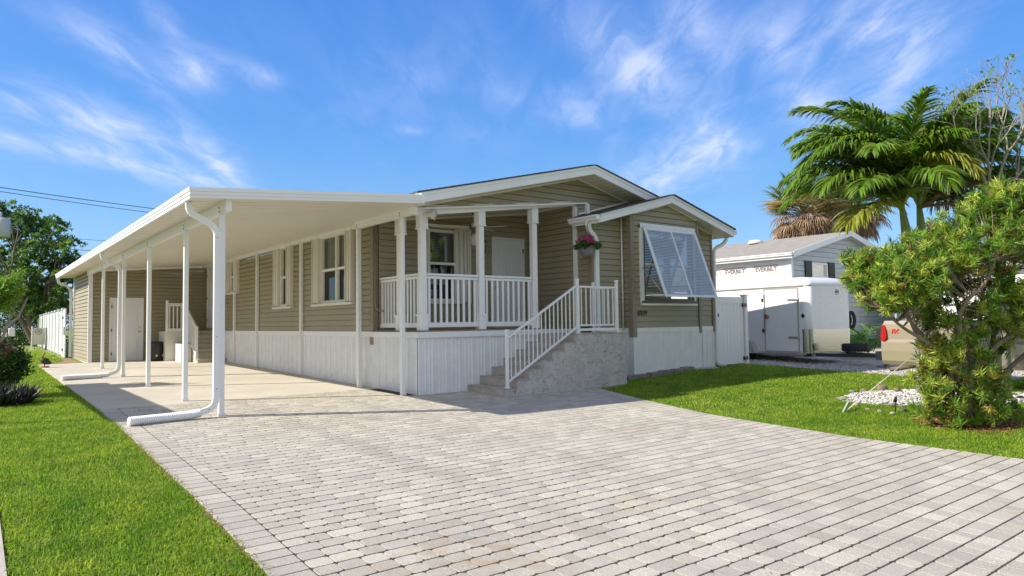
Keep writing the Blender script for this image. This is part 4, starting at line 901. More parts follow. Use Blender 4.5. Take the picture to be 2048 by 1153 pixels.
# ------------------------------------------------------------------ blocks at the foot of the bay
x = 11.16; i = 0
blk = ['darkest grey edging block, next to the front steps under the bay', 'grey edging block second from the steps under the bay', 'grey edging block third from the steps under the bay', 'grey edging block fourth from the steps under the bay', 'grey edging block fifth from the steps under the bay', 'grey edging block sixth from the steps under the bay', 'flat pale edging slab seventh from the steps, beside the house corner', 'smallest pale edging slab by the downspout foot at the house corner']
for i, wd in enumerate((.36, .40, .40, .40, .40, .38, .46, .40)):
    yb_ = YBAY - .19 + random.uniform(-.02, .02); zb_ = g1(x, yb_) - .05; ht = .17 if i < 6 else .11
    mb = MB(); mb.rbox(x + .008, x + wd - .008, yb_, yb_ + .17, zb_, zb_ + ht + random.uniform(-.015, .01), .012)
    o = mb.build('edging_block', M_blk if i < 6 else mat('pale_slab', (.42, .40, .36), .9, bump=.5, bscale=30)); tag(o, blk[i], 'block', 'edging blocks along the skirting'); x += wd

# ------------------------------------------------------------------ side gate
gate = thing('side_gate', 'white vinyl privacy gate with black hinges beside the house corner', 'gate', (15.6, 10.7, .15))
mb = MB(); gy = 10.70; zb = .20; zt = 1.93; gx0, gx1 = 14.93, 16.04
mb.box(gx0, gx1, gy - .02, gy + .02, zt - .17, zt); mb.box(gx0, gx1, gy - .02, gy + .02, zb, zb + .16); mb.box(gx0, gx0 + .09, gy - .018, gy + .018, zb + .16, zt - .17); mb.box(gx1 - .09, gx1, gy - .018, gy + .018, zb + .16, zt - .17); mb.build('gate_frame', M_white, gate)
mb = MB(); xx = gx0 + .09
while xx < gx1 - .1: mb.box(xx + .003, min(xx + .148, gx1 - .09) , gy - .012, gy + .012, zb + .16, zt - .17); xx += .15
mb.build('board_panel', M_white, gate)
mb = MB(); mb.rbox(gx1 + .025, gx1 + .155, gy - .065, gy + .065, .08, 1.98, .008); mb.rbox(gx1 + .010, gx1 + .17, gy - .08, gy + .08, 1.96, 2.0, .01); mb.build('post', M_white, gate)
for z in (1.72, .33): MB().box(gx1 - .06, gx1 + .09, gy - .078, gy - .055, z - .012, z + .012).box(gx1 - .05, gx1 - .01, gy - .05, gy - .022, z - .05, z + .05).box(gx1 + .03, gx1 + .08, gy - .075, gy - .065, z - .05, z + .05).build('hinge', M_blackm, gate)
MB().box(gx0 + .02, gx0 + .035, gy - .04, gy - .02, 1.42, 1.5).build('latch', M_blackm, gate)

# ================================================================== CARGO TRAILER
TH = math.atan2(-.1485, .989)
tz = g1(18.15, 8.05)
tr = thing('cargo_trailer', 'white enclosed cargo trailer with side door parked on the gravel', 'trailer', (18.15, 8.05, tz), TH)
M_tp = mat('trailer_paint', (.80, .80, .78), .3, var=.04, vscale=1.5)
def rounded(x0, x1, y0, y1, r, n=6, front_only=True):
    pts = [(x1, y1), (x0, y1)]
    for cx, cy, a0 in ((x0 + r, y0 + r, 180), (x1 - r, y0 + r, 270)):
        for j in range(n + 1):
            a = math.radians(a0 + 90 * j / n); pts.append((cx + r * math.cos(a), cy + r * math.sin(a)))
    return pts
TX, TY0, TY1, TZ0, TZ1 = .9, 1.5, 6.9, .34, 2.16
fp = rounded(-TX, TX, TY0, TY1, .16)
mb = MB(); mb.prism([(x, y, TZ0) for x, y in fp], (0, 0, TZ1 - TZ0)); mb.sm = [False] * 2 + [(2 <= i <= 7) or (9 <= i <= 14) for i in range(len(fp))]; mb.build('body', M_tp, tr, local=True)
mb = MB(); n = len(fp); lv = [(0, .012), (.03, .012), (.07, -.005), (.12, -.04), (.17, -.10), (.21, -.19), (.24, -.33), (.255, -.6)]; vs = []; cy = (TY0 + TY1) / 2
for dz, e in lv:
    for x, y in fp:
        sx = (TX + e) / TX; sy0 = TY0 - e * 1.2 if y < cy else TY1 + min(e, 0) * .15; t = (y - TY0) / (TY1 - TY0); yy = y + (-e * 1.2 * (1 - t)); vs.append((x * sx, yy, TZ1 + dz))
fs_ = [(i * n + k_, i * n + (k_ + 1) % n, (i + 1) * n + (k_ + 1) % n, (i + 1) * n + k_) for i in range(len(lv) - 1) for k_ in range(n)] + [tuple((len(lv) - 1) * n + k_ for k_ in range(n))]
mb.add(vs, fs_, True); mb.build('roof', M_tp, tr, local=True)
mb = MB(); mb.box(-TX - .022, -TX, TY0 + .14, TY1, TZ1 - .03, TZ1 + .005); mb.box(TX, TX + .022, TY0 + .14, TY1, TZ1 - .03, TZ1 + .005); mb.build('roof_seam', mat('grey_seal', (.22, .21, .20), .6), tr, local=True)
mb = MB(); mb.box(-TX - .015, -TX, TY0 + .1, TY1, TZ0 - .04, TZ0 + .015); mb.box(-TX + .2, TX - .2, TY0, TY1, TZ0 - .11, TZ0); mb.build('frame_rail', mat('bare_aluminium', (.55, .55, .53), .35, metal=.6), tr, local=True)
# diamond plate guard on the nose
M_plate = mat('diamond_plate', (.36, .35, .33), .14, metal=1., bump=.22, bscale=60)
pl = [p for p in rounded(-TX - .006, TX + .006, TY0 - .006, TY1, .166) if p[1] < TY0 + .2]; pl = [(-TX - .006, TY0 + .2)] + pl + [(TX + .006, TY0 + .2)]
mb = MB()
for a, b in zip(pl[:-1], pl[1:]): mb.add([(a[0], a[1], TZ0), (b[0], b[1], TZ0), (b[0], b[1], .98), (a[0], a[1], .98)], [(0, 1, 2, 3)], True)
mb.build('nose_guard', M_plate, tr, local=True)
# side door
dy0, dy1 = TY0 + .33, TY0 + 1.40
mb = MB(); mb.box(-TX - .016, -TX - .002, dy0, dy1, TZ0 + .05, TZ1 - .08); dr = mb.build('door', M_tp, tr, local=True)
mb = MB()
for a, b in ((dy0 - .035, dy0), (dy1, dy1 + .04)): mb.box(-TX - .024, -TX - .002, a, b, TZ0 + .02, TZ1 - .05)
mb.box(-TX - .022, -TX - .002, dy0, dy1, TZ0 + .02, TZ0 + .05); mb.box(-TX - .022, -TX - .002, dy0, dy1, TZ1 - .08, TZ1 - .05); mb.build('door_frame', mat('bare_aluminium', (.55, .55, .53)), tr, local=True)
for z in (TZ0 + .42, TZ0 + 1.44):
    mb = MB(); mb.box(-TX - .036, -TX - .016, dy0 - .03, dy0 + .30, z - .026, z + .026); mb.tube([(-TX - .04, dy0 - .03, z - .05), (-TX - .04, dy0 - .03, z + .05)], .016, 8); mb.build('hinge', M_steel, dr, local=True)
mb = MB(); mb.tube([(-TX - .045, dy1 + .02, TZ0 + .52), (-TX - .045, dy1 + .02, TZ0 + 1.62)], .012, 8); mb.box(-TX - .05, -TX - .016, dy1 - .14, dy1 + .05, TZ0 + .98, TZ0 + 1.02); mb.build('cam_bar', M_steel, dr, local=True)
mb = MB(); mb.box(-TX - .075, -TX - .05, dy1 - .08, dy1 - .03, TZ0 + .93, TZ0 + 1.06); mb.build('latch', mat('rust_red', (.25, .05, .03), .6), dr, local=True)
for z in (TZ0 + .60, TZ0 + 1.46): MB().box(-TX - .05, -TX - .002, dy1 + .05, dy1 + .10, z - .05, z + .05).build('catch', M_blackm, tr, local=True)
MB().prism([(-TX - .014, TY0 + .17, TZ0 + .93), (-TX - .014, TY0 + .11, TZ0 + 1.0), (-TX - .014, TY0 + .17, TZ0 + 1.07), (-TX - .014, TY0 + .23, TZ0 + 1.0)], (.012, 0, 0)).build('vent', M_blackm, tr, local=True)
MB().box(-TX - .012, -TX, TY0 + .19, TY0 + .25, TZ0 + .03, TZ0 + .07).build('marker_lamp', mat('amber_reflector', (.75, .50, .12)), tr, local=True)
mb = MB()   # screws of the nose
for x in (-.42, .02, .46):
    for z in np.arange(1.1, 2.1, .19): mb.tube([(x, TY0 - .001, z), (x, TY0 - .006, z)], .009, 6)
for z in np.arange(1.05, 2.1, .17): mb.tube([(-TX - .001, TY0 + .2, z), (-TX - .005, TY0 + .2, z)], .008, 6)
mb.build('screw', mat('screw_grey', (.35, .34, .33), .5), tr, local=True)
mb = MB(); pts = [(.30 + .07 * math.cos(a), TY0 - .004, 1.98 + .07 * math.sin(a)) for a in np.linspace(0, 2 * math.pi, 21)]; mb.tube(pts, .006, 5); mb.box(.255, .345, TY0 - .008, TY0 - .002, 1.965, 1.995); mb.prism([(.26, TY0 - .008, 1.995), (.30, TY0 - .008, 2.02), (.34, TY0 - .008, 1.995)], (0, .006, 0)); mb.build('badge', M_screw, tr, local=True)
# wheels, fender, tongue, jack, spare
def wheel(par, x, y, r, w, nm='wheel', side=-1, rim=True, axis='x', z=None):
    z = r if z is None else z; mb = MB(); pr = [(r * .55, -w / 2), (r * .9, -w / 2), (r * .98, -w / 2 + .02), (r, -w / 4), (r, w / 4), (r * .98, w / 2 - .02), (r * .9, w / 2), (r * .55, w / 2)]
    vs = []; n = 28
    for a_, h in pr:
        for k_ in range(n):
            t = 2 * math.pi * k_ / n; vs.append((x + h, y + a_ * math.cos(t), z + a_ * math.sin(t)) if axis == 'x' else (x + a_ * math.cos(t), y + a_ * math.sin(t), z + h))
    m_ = len(pr); mb.add(vs, [(i * n + k_, i * n + (k_ + 1) % n, ((i + 1) % m_) * n + (k_ + 1) % n, ((i + 1) % m_) * n + k_) for i in range(m_) for k_ in range(n)], True); wh = mb.build(nm, M_tyre, par, local=True)
    if rim and axis == 'x':
        mb = MB(); q = x + side * w * .42; mb.tube([(x - side * w * .3, y, z), (q - side * .03, y, z), (q, y, z)], [r * .56, r * .56, r * .5], 24); mb.tube([(q, y, z), (q + side * .02, y, z)], [r * .18, r * .15], 12); mb.build('rim', M_steel, wh, local=True)
    return wh
for sx in (-1, 1):
    for y in (TY0 + 2.2, TY0 + 3.05): wheel(tr, sx * (TX - .02) - sx * .0, y, .33, .2, side=sx)
for sx in (-1, 1):
    mb = MB(); mb.prism([(sx * TX, TY0 + 1.66, .30), (sx * TX, TY0 + 1.86, .66), (sx * TX, TY0 + 3.4, .66), (sx * TX, TY0 + 3.6, .30)], (sx * .16, 0, 0)); mb.build('fender', mat('bare_aluminium', (.55, .55, .53)), tr, local=True)
mb = MB(); mb.bar((-.75, TY0 + .3, .30), (-.03, .02, .30), .06, .09); mb.bar((.75, TY0 + .3, .30), (.03, .02, .30), .06, .09); mb.bar((0, .15, .32), (0, -.28, .32), .08, .08); mb.tube([(0, -.25, .34), (0, -.36, .33)], [.06, .05], 10); mb.build('tongue', M_blackm, tr, local=True)
mb = MB(); mb.tube([(0.0, .0, .02), (0.0, .0, .78)], .032, 10); mb.tube([(0, 0, .74), (-.26, .02, .80), (-.33, .03, .93)], .012, 8); mb.box(-.1, .1, -.1, .1, 0, .03); mb.build('jack', mat('rusty_steel', (.16, .12, .09), .7, metal=.3), tr, local=True)
MB().box(-.17, .17, -.12, .12, -.03, .055).build('block', M_blk, tr, local=True)
MB().tube([(.05, -.1, .3), (.08, -.08, .12), (.10, 0, .06), (.1, .05, .2), (.06, .1, .3)], .012, 6).build('safety_chain', M_screw, tr, local=True)
wheel(tr, -.12, .72, .33, .20, nm='spare_wheel', axis='z', z=.50)

# ================================================================== PICKUP
px_, py_ = 15.02, 6.72
tk = thing('pickup_truck', 'tan pickup truck with red tail light parked beyond the leafy bush', 'truck', (px_, py_, g1(px_, py_)), TH)
M_tan = mat('champagne_paint', (.46, .40, .29), .25, metal=.45); M_lens = mat('red_lens', (.38, .008, .008), .2)
def side_prism(mb, pts, x0, x1): mb.prism([(x0, -y, z) for y, z in pts], (x1 - x0, 0, 0))
# lower body, bulging lower flank (pts: distance from the tail, height)
mb = MB()
arch = lambda c, r: [(c - r * math.cos(a), .36 + r * .98 * math.sin(a)) for a in np.linspace(0.12, math.pi - .12, 9)]
low = [(.04, .40), (.0, .48), (.0, .86)] + [(5.35, .86), (5.45, .75), (5.45, .42)] + [(c) for c in arch(4.5, .46)[::-1]] + [(3.95, .36), (1.75, .36)] + [c for c in arch(1.25, .46)[::-1]] + [(.75, .38)]
# build in strips with a gentle vertical crown
def flank(z0, z1, o0, o1, ya, yb): mb.hexa([(o0, -ya, z0), (o0, -yb, z0), (1.9 - o0, -yb, z0), (1.9 - o0, -ya, z0)], [(o1, -ya, z1), (o1, -yb, z1), (1.9 - o1, -yb, z1), (1.9 - o1, -ya, z1)])
for ya, yb in ((.0, .80), (1.72, 4.02), (4.98, 5.4)):
    flank(.34, .42, .05, .0, ya, yb); flank(.42, .62, .0, -.02, ya, yb); flank(.62, .80, -.02, -.012, ya, yb)
flank(.80, .86, -.012, .03, 0, 5.4); flank(.86, 1.05, .03, .035, 0, 5.4)
for a, b, o in ((1.05, 1.17, .035),): flank(a, b, o, .05, 0, 3.6)
flank(1.17, 1.24, .05, .09, 0.02, 1.95)
mb.build('body', M_tan, tk, local=True)
for c_ in (1.26, 4.5):
    m2 = MB(); m2.box(.03, 1.87, -c_ - .46, -c_ + .46, .78, .80); m2.build('wheel_arch', M_dark, tk, local=True)
    for sx, xx in ((-1, .13), (1, 1.77)): wheel(tk, xx, -c_, .37, .25, side=sx)
mb = MB(); side_prism(mb, [(1.98, 1.16), (2.08, 1.80), (2.3, 1.84), (3.4, 1.83), (4.05, 1.18)], .14, 1.76); mb.build('cab', M_tan, tk, local=True)
mb = MB(); side_prism(mb, [(2.14, 1.25), (2.2, 1.72), (2.85, 1.74), (2.85, 1.25)], .132, .14); side_prism(mb, [(2.93, 1.25), (2.93, 1.74), (3.38, 1.73), (3.85, 1.25)], .132, .14); mb.build('window', M_glass, tk, local=True)
mb = MB(); mb.box(.06, 1.84, -5.3, -3.62, 1.05, 1.14); mb.build('bonnet', M_tan, tk, local=True)
m2 = MB(); m2.box(2.1 - 2.1 + .0, .02, -2.0, -1.97, .5, 1.2); 
MB().box(.022, .03, -2.01, -1.995, .5, 1.16).build('panel_gap', M_dark, tk, local=True)
mb = MB(); mb.prism([(-.03, -.0, .84), (-.03, -.075, .82), (-.03, -.115, .88), (-.01, -.10, 1.06), (.02, -.06, 1.15), (.02, .0, 1.15)], (.12, 0, 0)); mb.build('tail_light', M_lens, tk, local=True)
MB().box(.02, 1.88, .0, .16, .42, .60).build('bumper', mat('chrome', (.6, .6, .6), .12, metal=1), tk, local=True)
MB().tube([(.12, -.62, .33), (.02, -.30, .26), (-.03, -.18, .24)], .045, 10).build('exhaust_pipe', mat('rusty_steel', (.16, .12, .09)), tk, local=True)
text_obj('decal', 'FX', .125, mat('red_decal', (.75, .03, .02), .5), tk, (.022, -.20, .985), (0, -1, 0.02), (0, -.2, 1), .004, .004)

# ================================================================== NEIGHBOUR'S HOUSE (right)
NX, NY = 23.3, 13.5
nb = thing('neighbour_house', 'grey sided gabled house with bare house wrap on its long wall', 'house', (NX, NY, .2))
M_grey = mat('grey_siding', (.50, .52, .55), .5, var=.06); M_wrap = mat('house_wrap', (.80, .79, .77), .5, var=.04, bump=.3, bscale=3)
NR, NRZ, NPI = 27.3, 4.76, .245
def nz(x): return NRZ - NPI * abs(x - NR)
WN = (24.72, 25.86, 2.3, 3.42)
wallx('gable_wall', NY, NX, 2 * NR - NX, .2, 4.8, nb, tops=[(-NPI, 1, NRZ - .1 - NPI * NR), (NPI, 1, NRZ - .1 + NPI * NR)], h=.19, m=M_grey, proud=.02, holes=[WN])
w = window((0, NY, 0), (1, 0, 0), (0, -1, 0), WN, nb, blinds=None, meet=2.9, mframe=M_white)
MB().box(WN[0] - .50, WN[0] - .06, NY - .07, NY - .02, 2.25, 3.47).build('shutter', M_blackm, nb); MB().box(WN[1] + .06, WN[1] + .50, NY - .07, NY - .02, 2.25, 3.47).build('shutter', M_blackm, nb)
MB().box(NX, NX + .05, NY + .02, 32, .2, 3.66).box(NX + .05, 2 * NR - NX, NY + .1, 32, .2, 3.6).build('side_wall', M_wrap, nb)
MB().box(NX - .03, NX + .12, NY - .04, NY + .10, .2, 3.72).build('corner_trim', M_white, nb)
mb = MB(); slab(mb, NX - .28, nz(NX - .28), NR, NRZ, NY - .28, 32.3, .04); slab(mb, NR, NRZ, 2 * NR - NX + .28, nz(NX - .28), NY - .28, 32.3, .04); mb.build('roof', mat('tan_shingle', (.33, .305, .265), .9, var=.3, vscale=5, bump=.3, bscale=50), nb)
mb = MB(); rake(mb, NX - .28, NR, nz, NY - .30, -.02, .19, .03); rake(mb, NR, 2 * NR - NX + .28, nz, NY - .30, -.02, .19, .03); mb.build('fascia', M_white, nb)
mb = MB(); rake(mb, NX - .28, NR, nz, NY - .27, .15, .17, .27); rake(mb, NR, 2 * NR - NX + .28, nz, NY - .27, .15, .17, .27); mb.build('soffit', M_grey, nb)
gutter('gutter', NX - .30, NY - .28, 32.3, nz(NX - .28) - .01, -1, nb); MB().box(NX - .30, NX - .28, NY - .25, 32.3, nz(NX - .28) - .20, nz(NX - .28) - .05).build('fascia', M_white, nb)
M_ink = mat('printed_ink', (.15, .105, .10), .7)
yy = 14.0
for k_ in range(5):
    y1_ = yy + .98; mb = MB(); xq = NX - .006
    for a, b, c, d in ((yy, y1_, 3.04, 3.055), (yy, y1_, 3.315, 3.33), (yy, yy + .015, 3.055, 3.315), (y1_ - .015, y1_, 3.055, 3.315)): mb.box(xq, xq + .004, a, b, c, d)
    fr_ = mb.build('printed_box', M_ink, nb); text_obj('lettering', 'EVERBILT', .215, M_ink, nb, (xq, y1_ - .05, 3.11), (0, -1, 0), (0, 0, 1), .002, .007)
    yy += 1.33
MB().lathe((24.4, 25, 0), [(.06, nz(24.4) - .1), (.06, nz(24.4) + .6), (.05, nz(24.4) + .6)], 8).build('vent_pipe', mat('weathered_pipe', (.25, .25, .2), .7), nb)
MB().lathe((26.6, 17.0, nz(26.6) - .02), [(.30, 0), (.30, .1), (.22, .16), (.02, .18)], 14).build('roof_vent', M_white, nb)
hr_ = thing('hose_reel', 'dark coiled garden hose hung on the grey neighbouring house wall', 'hose', (27.2, NY - .15, 1.2))
mb = MB()
for r_ in (.16, .21, .26, .31): mb.tube([(27.2 + r_ * math.cos(a), NY - .12 - .1 * (r_ > .2), 1.25 + r_ * 1.1 * math.sin(a)) for a in np.linspace(0, 6.28, 20)], .035, 6)
mb.build('coil', M_tyre, hr_)
# pale house farther right, behind the bush
nb2 = thing('white_house', 'bright white house seen in gaps behind the leafy bush', 'house', (27, 4, 0))
wally('side_wall', 29.0, -6.0, 12.3, .1, 3.1, nb2, m=M_white, h=.2); wallx('front_wall', -6.0, 29, 38, .1, 3.1, nb2, m=M_white, h=.2)
MB().box(29.1, 38, -5.9, 12.2, .1, 3.0).build('inner_wall', M_white, nb2)
mb = MB(); mb.prism([(28.6, -6.4, 3.1), (33.5, -6.4, 4.3), (38.4, -6.4, 3.1)], (0, 19.1, 0)); mb.build('roof', mat('tan_shingle', (.33, .305, .265)), nb2)
# unseen assumed roof, added left of the frame and sized to shade the slab
shade_roof = thing('added_shade_roof', 'flat white roof added unseen outside the left edge to shade the slab', 'carport', (-1.4, 14, 0))
MB().box(-2.10, -1.26, 12.95, 19.6, 3.0, 3.12).build('roof', M_alu, shade_roof)
for x, y in ((-1.4, 13.1), (-1.4, 16.2), (-1.4, 19.4)): MB().rbox(x - .04, x + .04, y - .04, y + .04, g1(x, y) - .05, 3.0, .005).build('post', M_alu, shade_roof)

# ------------------------------------------------------------------ white fence on the left
fe = thing('privacy_fence', 'white vinyl privacy fence running back from behind the tan shed', 'fence', (2.6, 28.6, .24))
A = Vector((2.77, 31.3, 0)); B = Vector((3.15, 49.5, 0)); n = 9; FH = 1.80; T_ = (B - A).normalized()
for i in range(n + 1):
    p = A.lerp(B, i / n); z0 = g1(p.x, p.y); mb = MB(); mb.rbox(p.x - .07, p.x + .07, p.y - .07, p.y + .07, z0 - .05, z0 + 1.82, .008); mb.rbox(p.x - .085, p.x + .085, p.y - .085, p.y + .085, z0 + 1.78, z0 + 1.84, .012); mb.build('post', M_white, fe)
    if i < n:
        q = A.lerp(B, (i + 1) / n); a = p + T_ * .075; b = q - T_ * .075; mb = MB(); mb.bar(a + Vector((0, 0, z0 + 1.66)), b + Vector((0, 0, z0 + 1.66)), .05, .15); mb.bar(a + Vector((0, 0, z0 + .12)), b + Vector((0, 0, z0 + .12)), .05, .15); m_ = 14
        for j in range(m_): mb.bar(a.lerp(b, (j + .5) / m_) + Vector((0, 0, z0 + .195)), a.lerp(b, (j + .5) / m_) + Vector((0, 0, z0 + 1.585)), (b - a).length / m_ * .97, .03, up=T_.cross(Vector((0, 0, 1))))
        mb.build('board_panel', M_white, fe)
fg = thing('fence_gate', 'white vinyl gate leaf with black hinges set at the near end of the fence', 'gate', (2.73, 30.7, .24))
mb = MB(); mb.hexa([(2.73, 31.2, .28), (2.77, 31.2, .28), (2.74, 30.2, .28), (2.70, 30.2, .28)], [(2.73, 31.2, 2.05), (2.77, 31.2, 2.05), (2.74, 30.2, 2.05), (2.70, 30.2, 2.05)]); mb.build('board_panel', M_white, fg)
for z in (.55, 1.75): MB().box(2.69, 2.72, 30.9, 31.18, z - .04, z + .04).build('hinge', M_blackm, fg)
MB().box(2.68, 2.71, 30.3, 30.42, 1.1, 1.4).build('latch', M_screw, fg)
# low gate panel with round emblem at the back of the lawn
gq = at(75, 690, 34); gx_ = gq.x; gy_ = gq.y
gp = thing('garden_gate', 'beige metal gate panel with a round emblem at the far end of the left lawn', 'gate', (gx_, gy_, .28))
MB().box(gx_ - .18, gx_ + .30, gy_, gy_ + .05, .56, 1.38).build('panel', mat('beige_metal', (.45, .44, .36), .5), gp)
MB().box(gx_ - .26, gx_ - .21, gy_ - .02, gy_ + .06, .2, 1.46).build('post', M_white, gp); MB().box(gx_ + .32, gx_ + .36, gy_ - .02, gy_ + .06, .2, 1.4).build('post', M_screw, gp)
mb = MB(); mb.tube([(gx_ + .04 + .13 * math.cos(a), gy_ - .01, 1.2 + .13 * math.sin(a)) for a in np.linspace(0, 6.28, 24)], .015, 6); mb.prism([(gx_ - .05, gy_ - .01, 1.16), (gx_ + .04, gy_ - .01, 1.28), (gx_ + .13, gy_ - .01, 1.16)], (0, .008, 0)); mb.build('emblem', mat('grey_green', (.16, .18, .14), .6), gp)
for i in range(6): MB().box(gx_ - .24 + i * .11, gx_ - .22 + i * .11, gy_ + .01, gy_ + .03, .28, .56).build('bar', M_screw, gp)
# lawn bird ornament
bd = thing('bird_statue', 'painted wooden pelican statue standing at the corner of the concrete slab', 'statue', (1.70, 24.4, .18))
zb = g1(1.7, 24.4); bx, by = 1.72, 24.35
MB().lathe((bx, by, zb), [(.17, 0), (.18, .03), (.16, .09), (.1, .11)], 12).build('base', mat('terracotta', (.30, .13, .07), .8), bd)
mb = MB(); mb.tube([(bx + .24, by, zb + .20), (bx + .16, by, zb + .22), (bx + .05, by, zb + .28), (bx - .06, by, zb + .36), (bx - .09, by, zb + .42)], [.01, .07, .13, .11, .04], 12); mb.tube([(bx, by, zb + .05), (bx, by, zb + .2)], .02, 6); mb.build('body', mat('dark_feather', (.05, .06, .03), .7, var=.5, vscale=20), bd)
mb = MB(); mb.tube([(bx - .08, by, zb + .38), (bx - .07, by, zb + .50), (bx - .02, by, zb + .60), (bx + .0, by, zb + .64)], [.05, .035, .045, .02], 10); mb.tube([(bx - .0, by, zb + .61), (bx - .06, by - .02, zb + .50), (bx - .08, by - .03, zb + .40)], [.03, .025, .006], 8); mb.build('head', mat('orange_brown', (.35, .15, .06), .7), bd)

for ch_ in [x for x in COL.objects if x.parent == bd]:
    for v_ in ch_.data.vertices: v_.co = Vector((v_.co.x - .02, v_.co.y, v_.co.z)) * .74
# ------------------------------------------------------------------ power lines and transformer
def wire(pa, pb, sag, lab, r=.012):
    mb = MB(); mb.tube([pa.lerp(pb, t) - Vector((0, 0, sag * 4 * t * (1 - t))) for t in np.linspace(0, 1, 24)], r, 5); o = mb.build('power_line', M_screw); tag(o, lab, 'wire', 'overhead power lines'); return o
wire(at(-60, 366, 36), at(760, 455, 75), .5, 'upper of the two close power lines highest in the sky above the carport', .022)
wire(at(-60, 374, 36), at(760, 462, 75), .55, 'lower of the two close power lines highest in the sky above the carport', .018)
wire(at(-60, 458, 40), at(420, 486, 62), .3, 'thin power line second from the top, passing in front of the left tree', .012)
wire(at(-60, 486, 42), at(420, 506, 62), .2, 'power line level with the tree top beside the carport eave', .02)
wire(at(-60, 530, 36), at(300, 538, 50), .1, 'lowest power line crossing the left tree crown', .016)
pole = thing('utility_pole', 'utility pole with a grey transformer can at the left edge', 'utility pole', tuple(at(-14, 690, 37).xy) + (.29,))
pb = pole.location; MB().tube([(pb.x, pb.y, 0), (pb.x, pb.y, 9.6)], [.17, .12], 12).build('pole_shaft', M_bark, pole)
mb = MB(); pc = at(6, 455, 36.6); mb.lathe((pc.x, pc.y, pc.z), [(.28, -.52), (.33, -.48), (.33, .40), (.28, .46), (.1, .50)], 16); mb.lathe((pc.x - .1, pc.y, pc.z + .5), [(.05, 0), (.08, .08), (.05, .16), (.08, .24), (.03, .3)], 8); mb.build('transformer', mat('transformer_grey', (.42, .44, .45), .5), pole)
tb = thing('utility_box', 'white meter boxes on a short post behind the flowering bush', 'box', tuple(at(12, 700, 22).xy) + (.2,))
q = tb.location; MB().rbox(q.x + .05, q.x + .22, q.y - .08, q.y + .08, 1.12, 1.38, .02).build('box', M_white, tb); MB().rbox(q.x - .12, q.x + .02, q.y - .08, q.y + .08, 1.1, 1.24, .02).build('box', M_white, tb); MB().rbox(q.x + .02, q.x + .10, q.y - .04, q.y + .04, .15, 1.0, .01).build('post', M_bark, tb)

# ================================================================== PALMS
def strip_leaflets(P0, D, L_, W_, droop, seg=3, curl=None):
    """long tapering leaflets bending under gravity. arrays (n,3)"""
    n = len(P0); V = np.zeros((n, (seg + 1) * 2, 3)); p = P0.copy(); d = D.copy(); S = unit(np.cross(d, np.array([0, 0, 1.]) + RNG.normal(size=(n, 3)) * .35))
    for i in range(seg + 1):
        t = i / seg; wd = W_ * (1 - t) ** .6 * (.55 + .45 * min(1, t * 3)) + .0015
        V[:, 2 * i] = p - S * (wd / 2); V[:, 2 * i + 1] = p + S * (wd / 2)
        p = p + d * (L_ / seg); d = unit(d + np.array([0, 0, -1.]) * droop)
    V = V.reshape(-1, 3); base = np.arange(n)[:, None, None] * (seg + 1) * 2; q = np.array([[2 * i, 2 * i + 1, 2 * i + 3, 2 * i + 2] for i in range(seg)])[None]
    return V, (base + q).reshape(-1, 4)
def palm_frond(crown, az, el, L, droop, nl=52, ll=.55, lw=.042, twist=0, ldroop=.35):
    n = 22; P = [np.array(crown, float)]; e = el; T = []
    for i in range(n):
        d = np.array([math.cos(az) * math.cos(e), math.sin(az) * math.cos(e), math.sin(e)]); T.append(d); P.append(P[-1] + d * L / n); e -= droop / n * (0.4 + 1.3 * i / n)
    T.append(T[-1]); P = np.array(P); T = np.array(T)
    B = []; D = []; LL = []
    for s in (-1, 1):
        for j in range(nl):
            t = .13 + .87 * (j + random.random() * .5) / nl; k_ = t * n; i = min(int(k_), n - 1); p = P[i] + (P[i + 1] - P[i]) * (k_ - i); tt = T[i]
            side = unit(np.cross(tt, np.array([0, 0, 1.]))) * s; up = np.cross(side * s, tt)
            a = math.radians(62 - 38 * t + random.gauss(0, 5)); d = unit(tt * math.cos(a) + side * math.sin(a) + up * (.18 + random.gauss(0, .10)))
            B.append(p); D.append(d); LL.append(ll * (math.sin(math.pi * (.16 + .78 * t)) ** .7) * random.uniform(.85, 1.1))
    v, f = strip_leaflets(np.array(B), np.array(D), np.array(LL).reshape(-1, 1), np.full((len(B), 1), lw), ldroop)
    return (P, v, f)
M_frond = mat('palm_frond', (.19, .33, .035), .38, island=.45, trans=.45, col2=(.13, .23, .025), vscale=1.5)
M_frondy = mat('yellow_palm_frond', (.30, .33, .045), .4, island=.4, trans=.35)
M_shaft = mat('green_crownshaft', (.26, .33, .08), .4, var=.25, vscale=8)
M_frondb = mat('dead_palm_frond', (.26, .15, .07), .7, island=.5, trans=.2)
M_ptrunk = mat('palm_trunk', (.30, .27, .235), .9, var=.45, vscale=7, bump=.8, bscale=25)
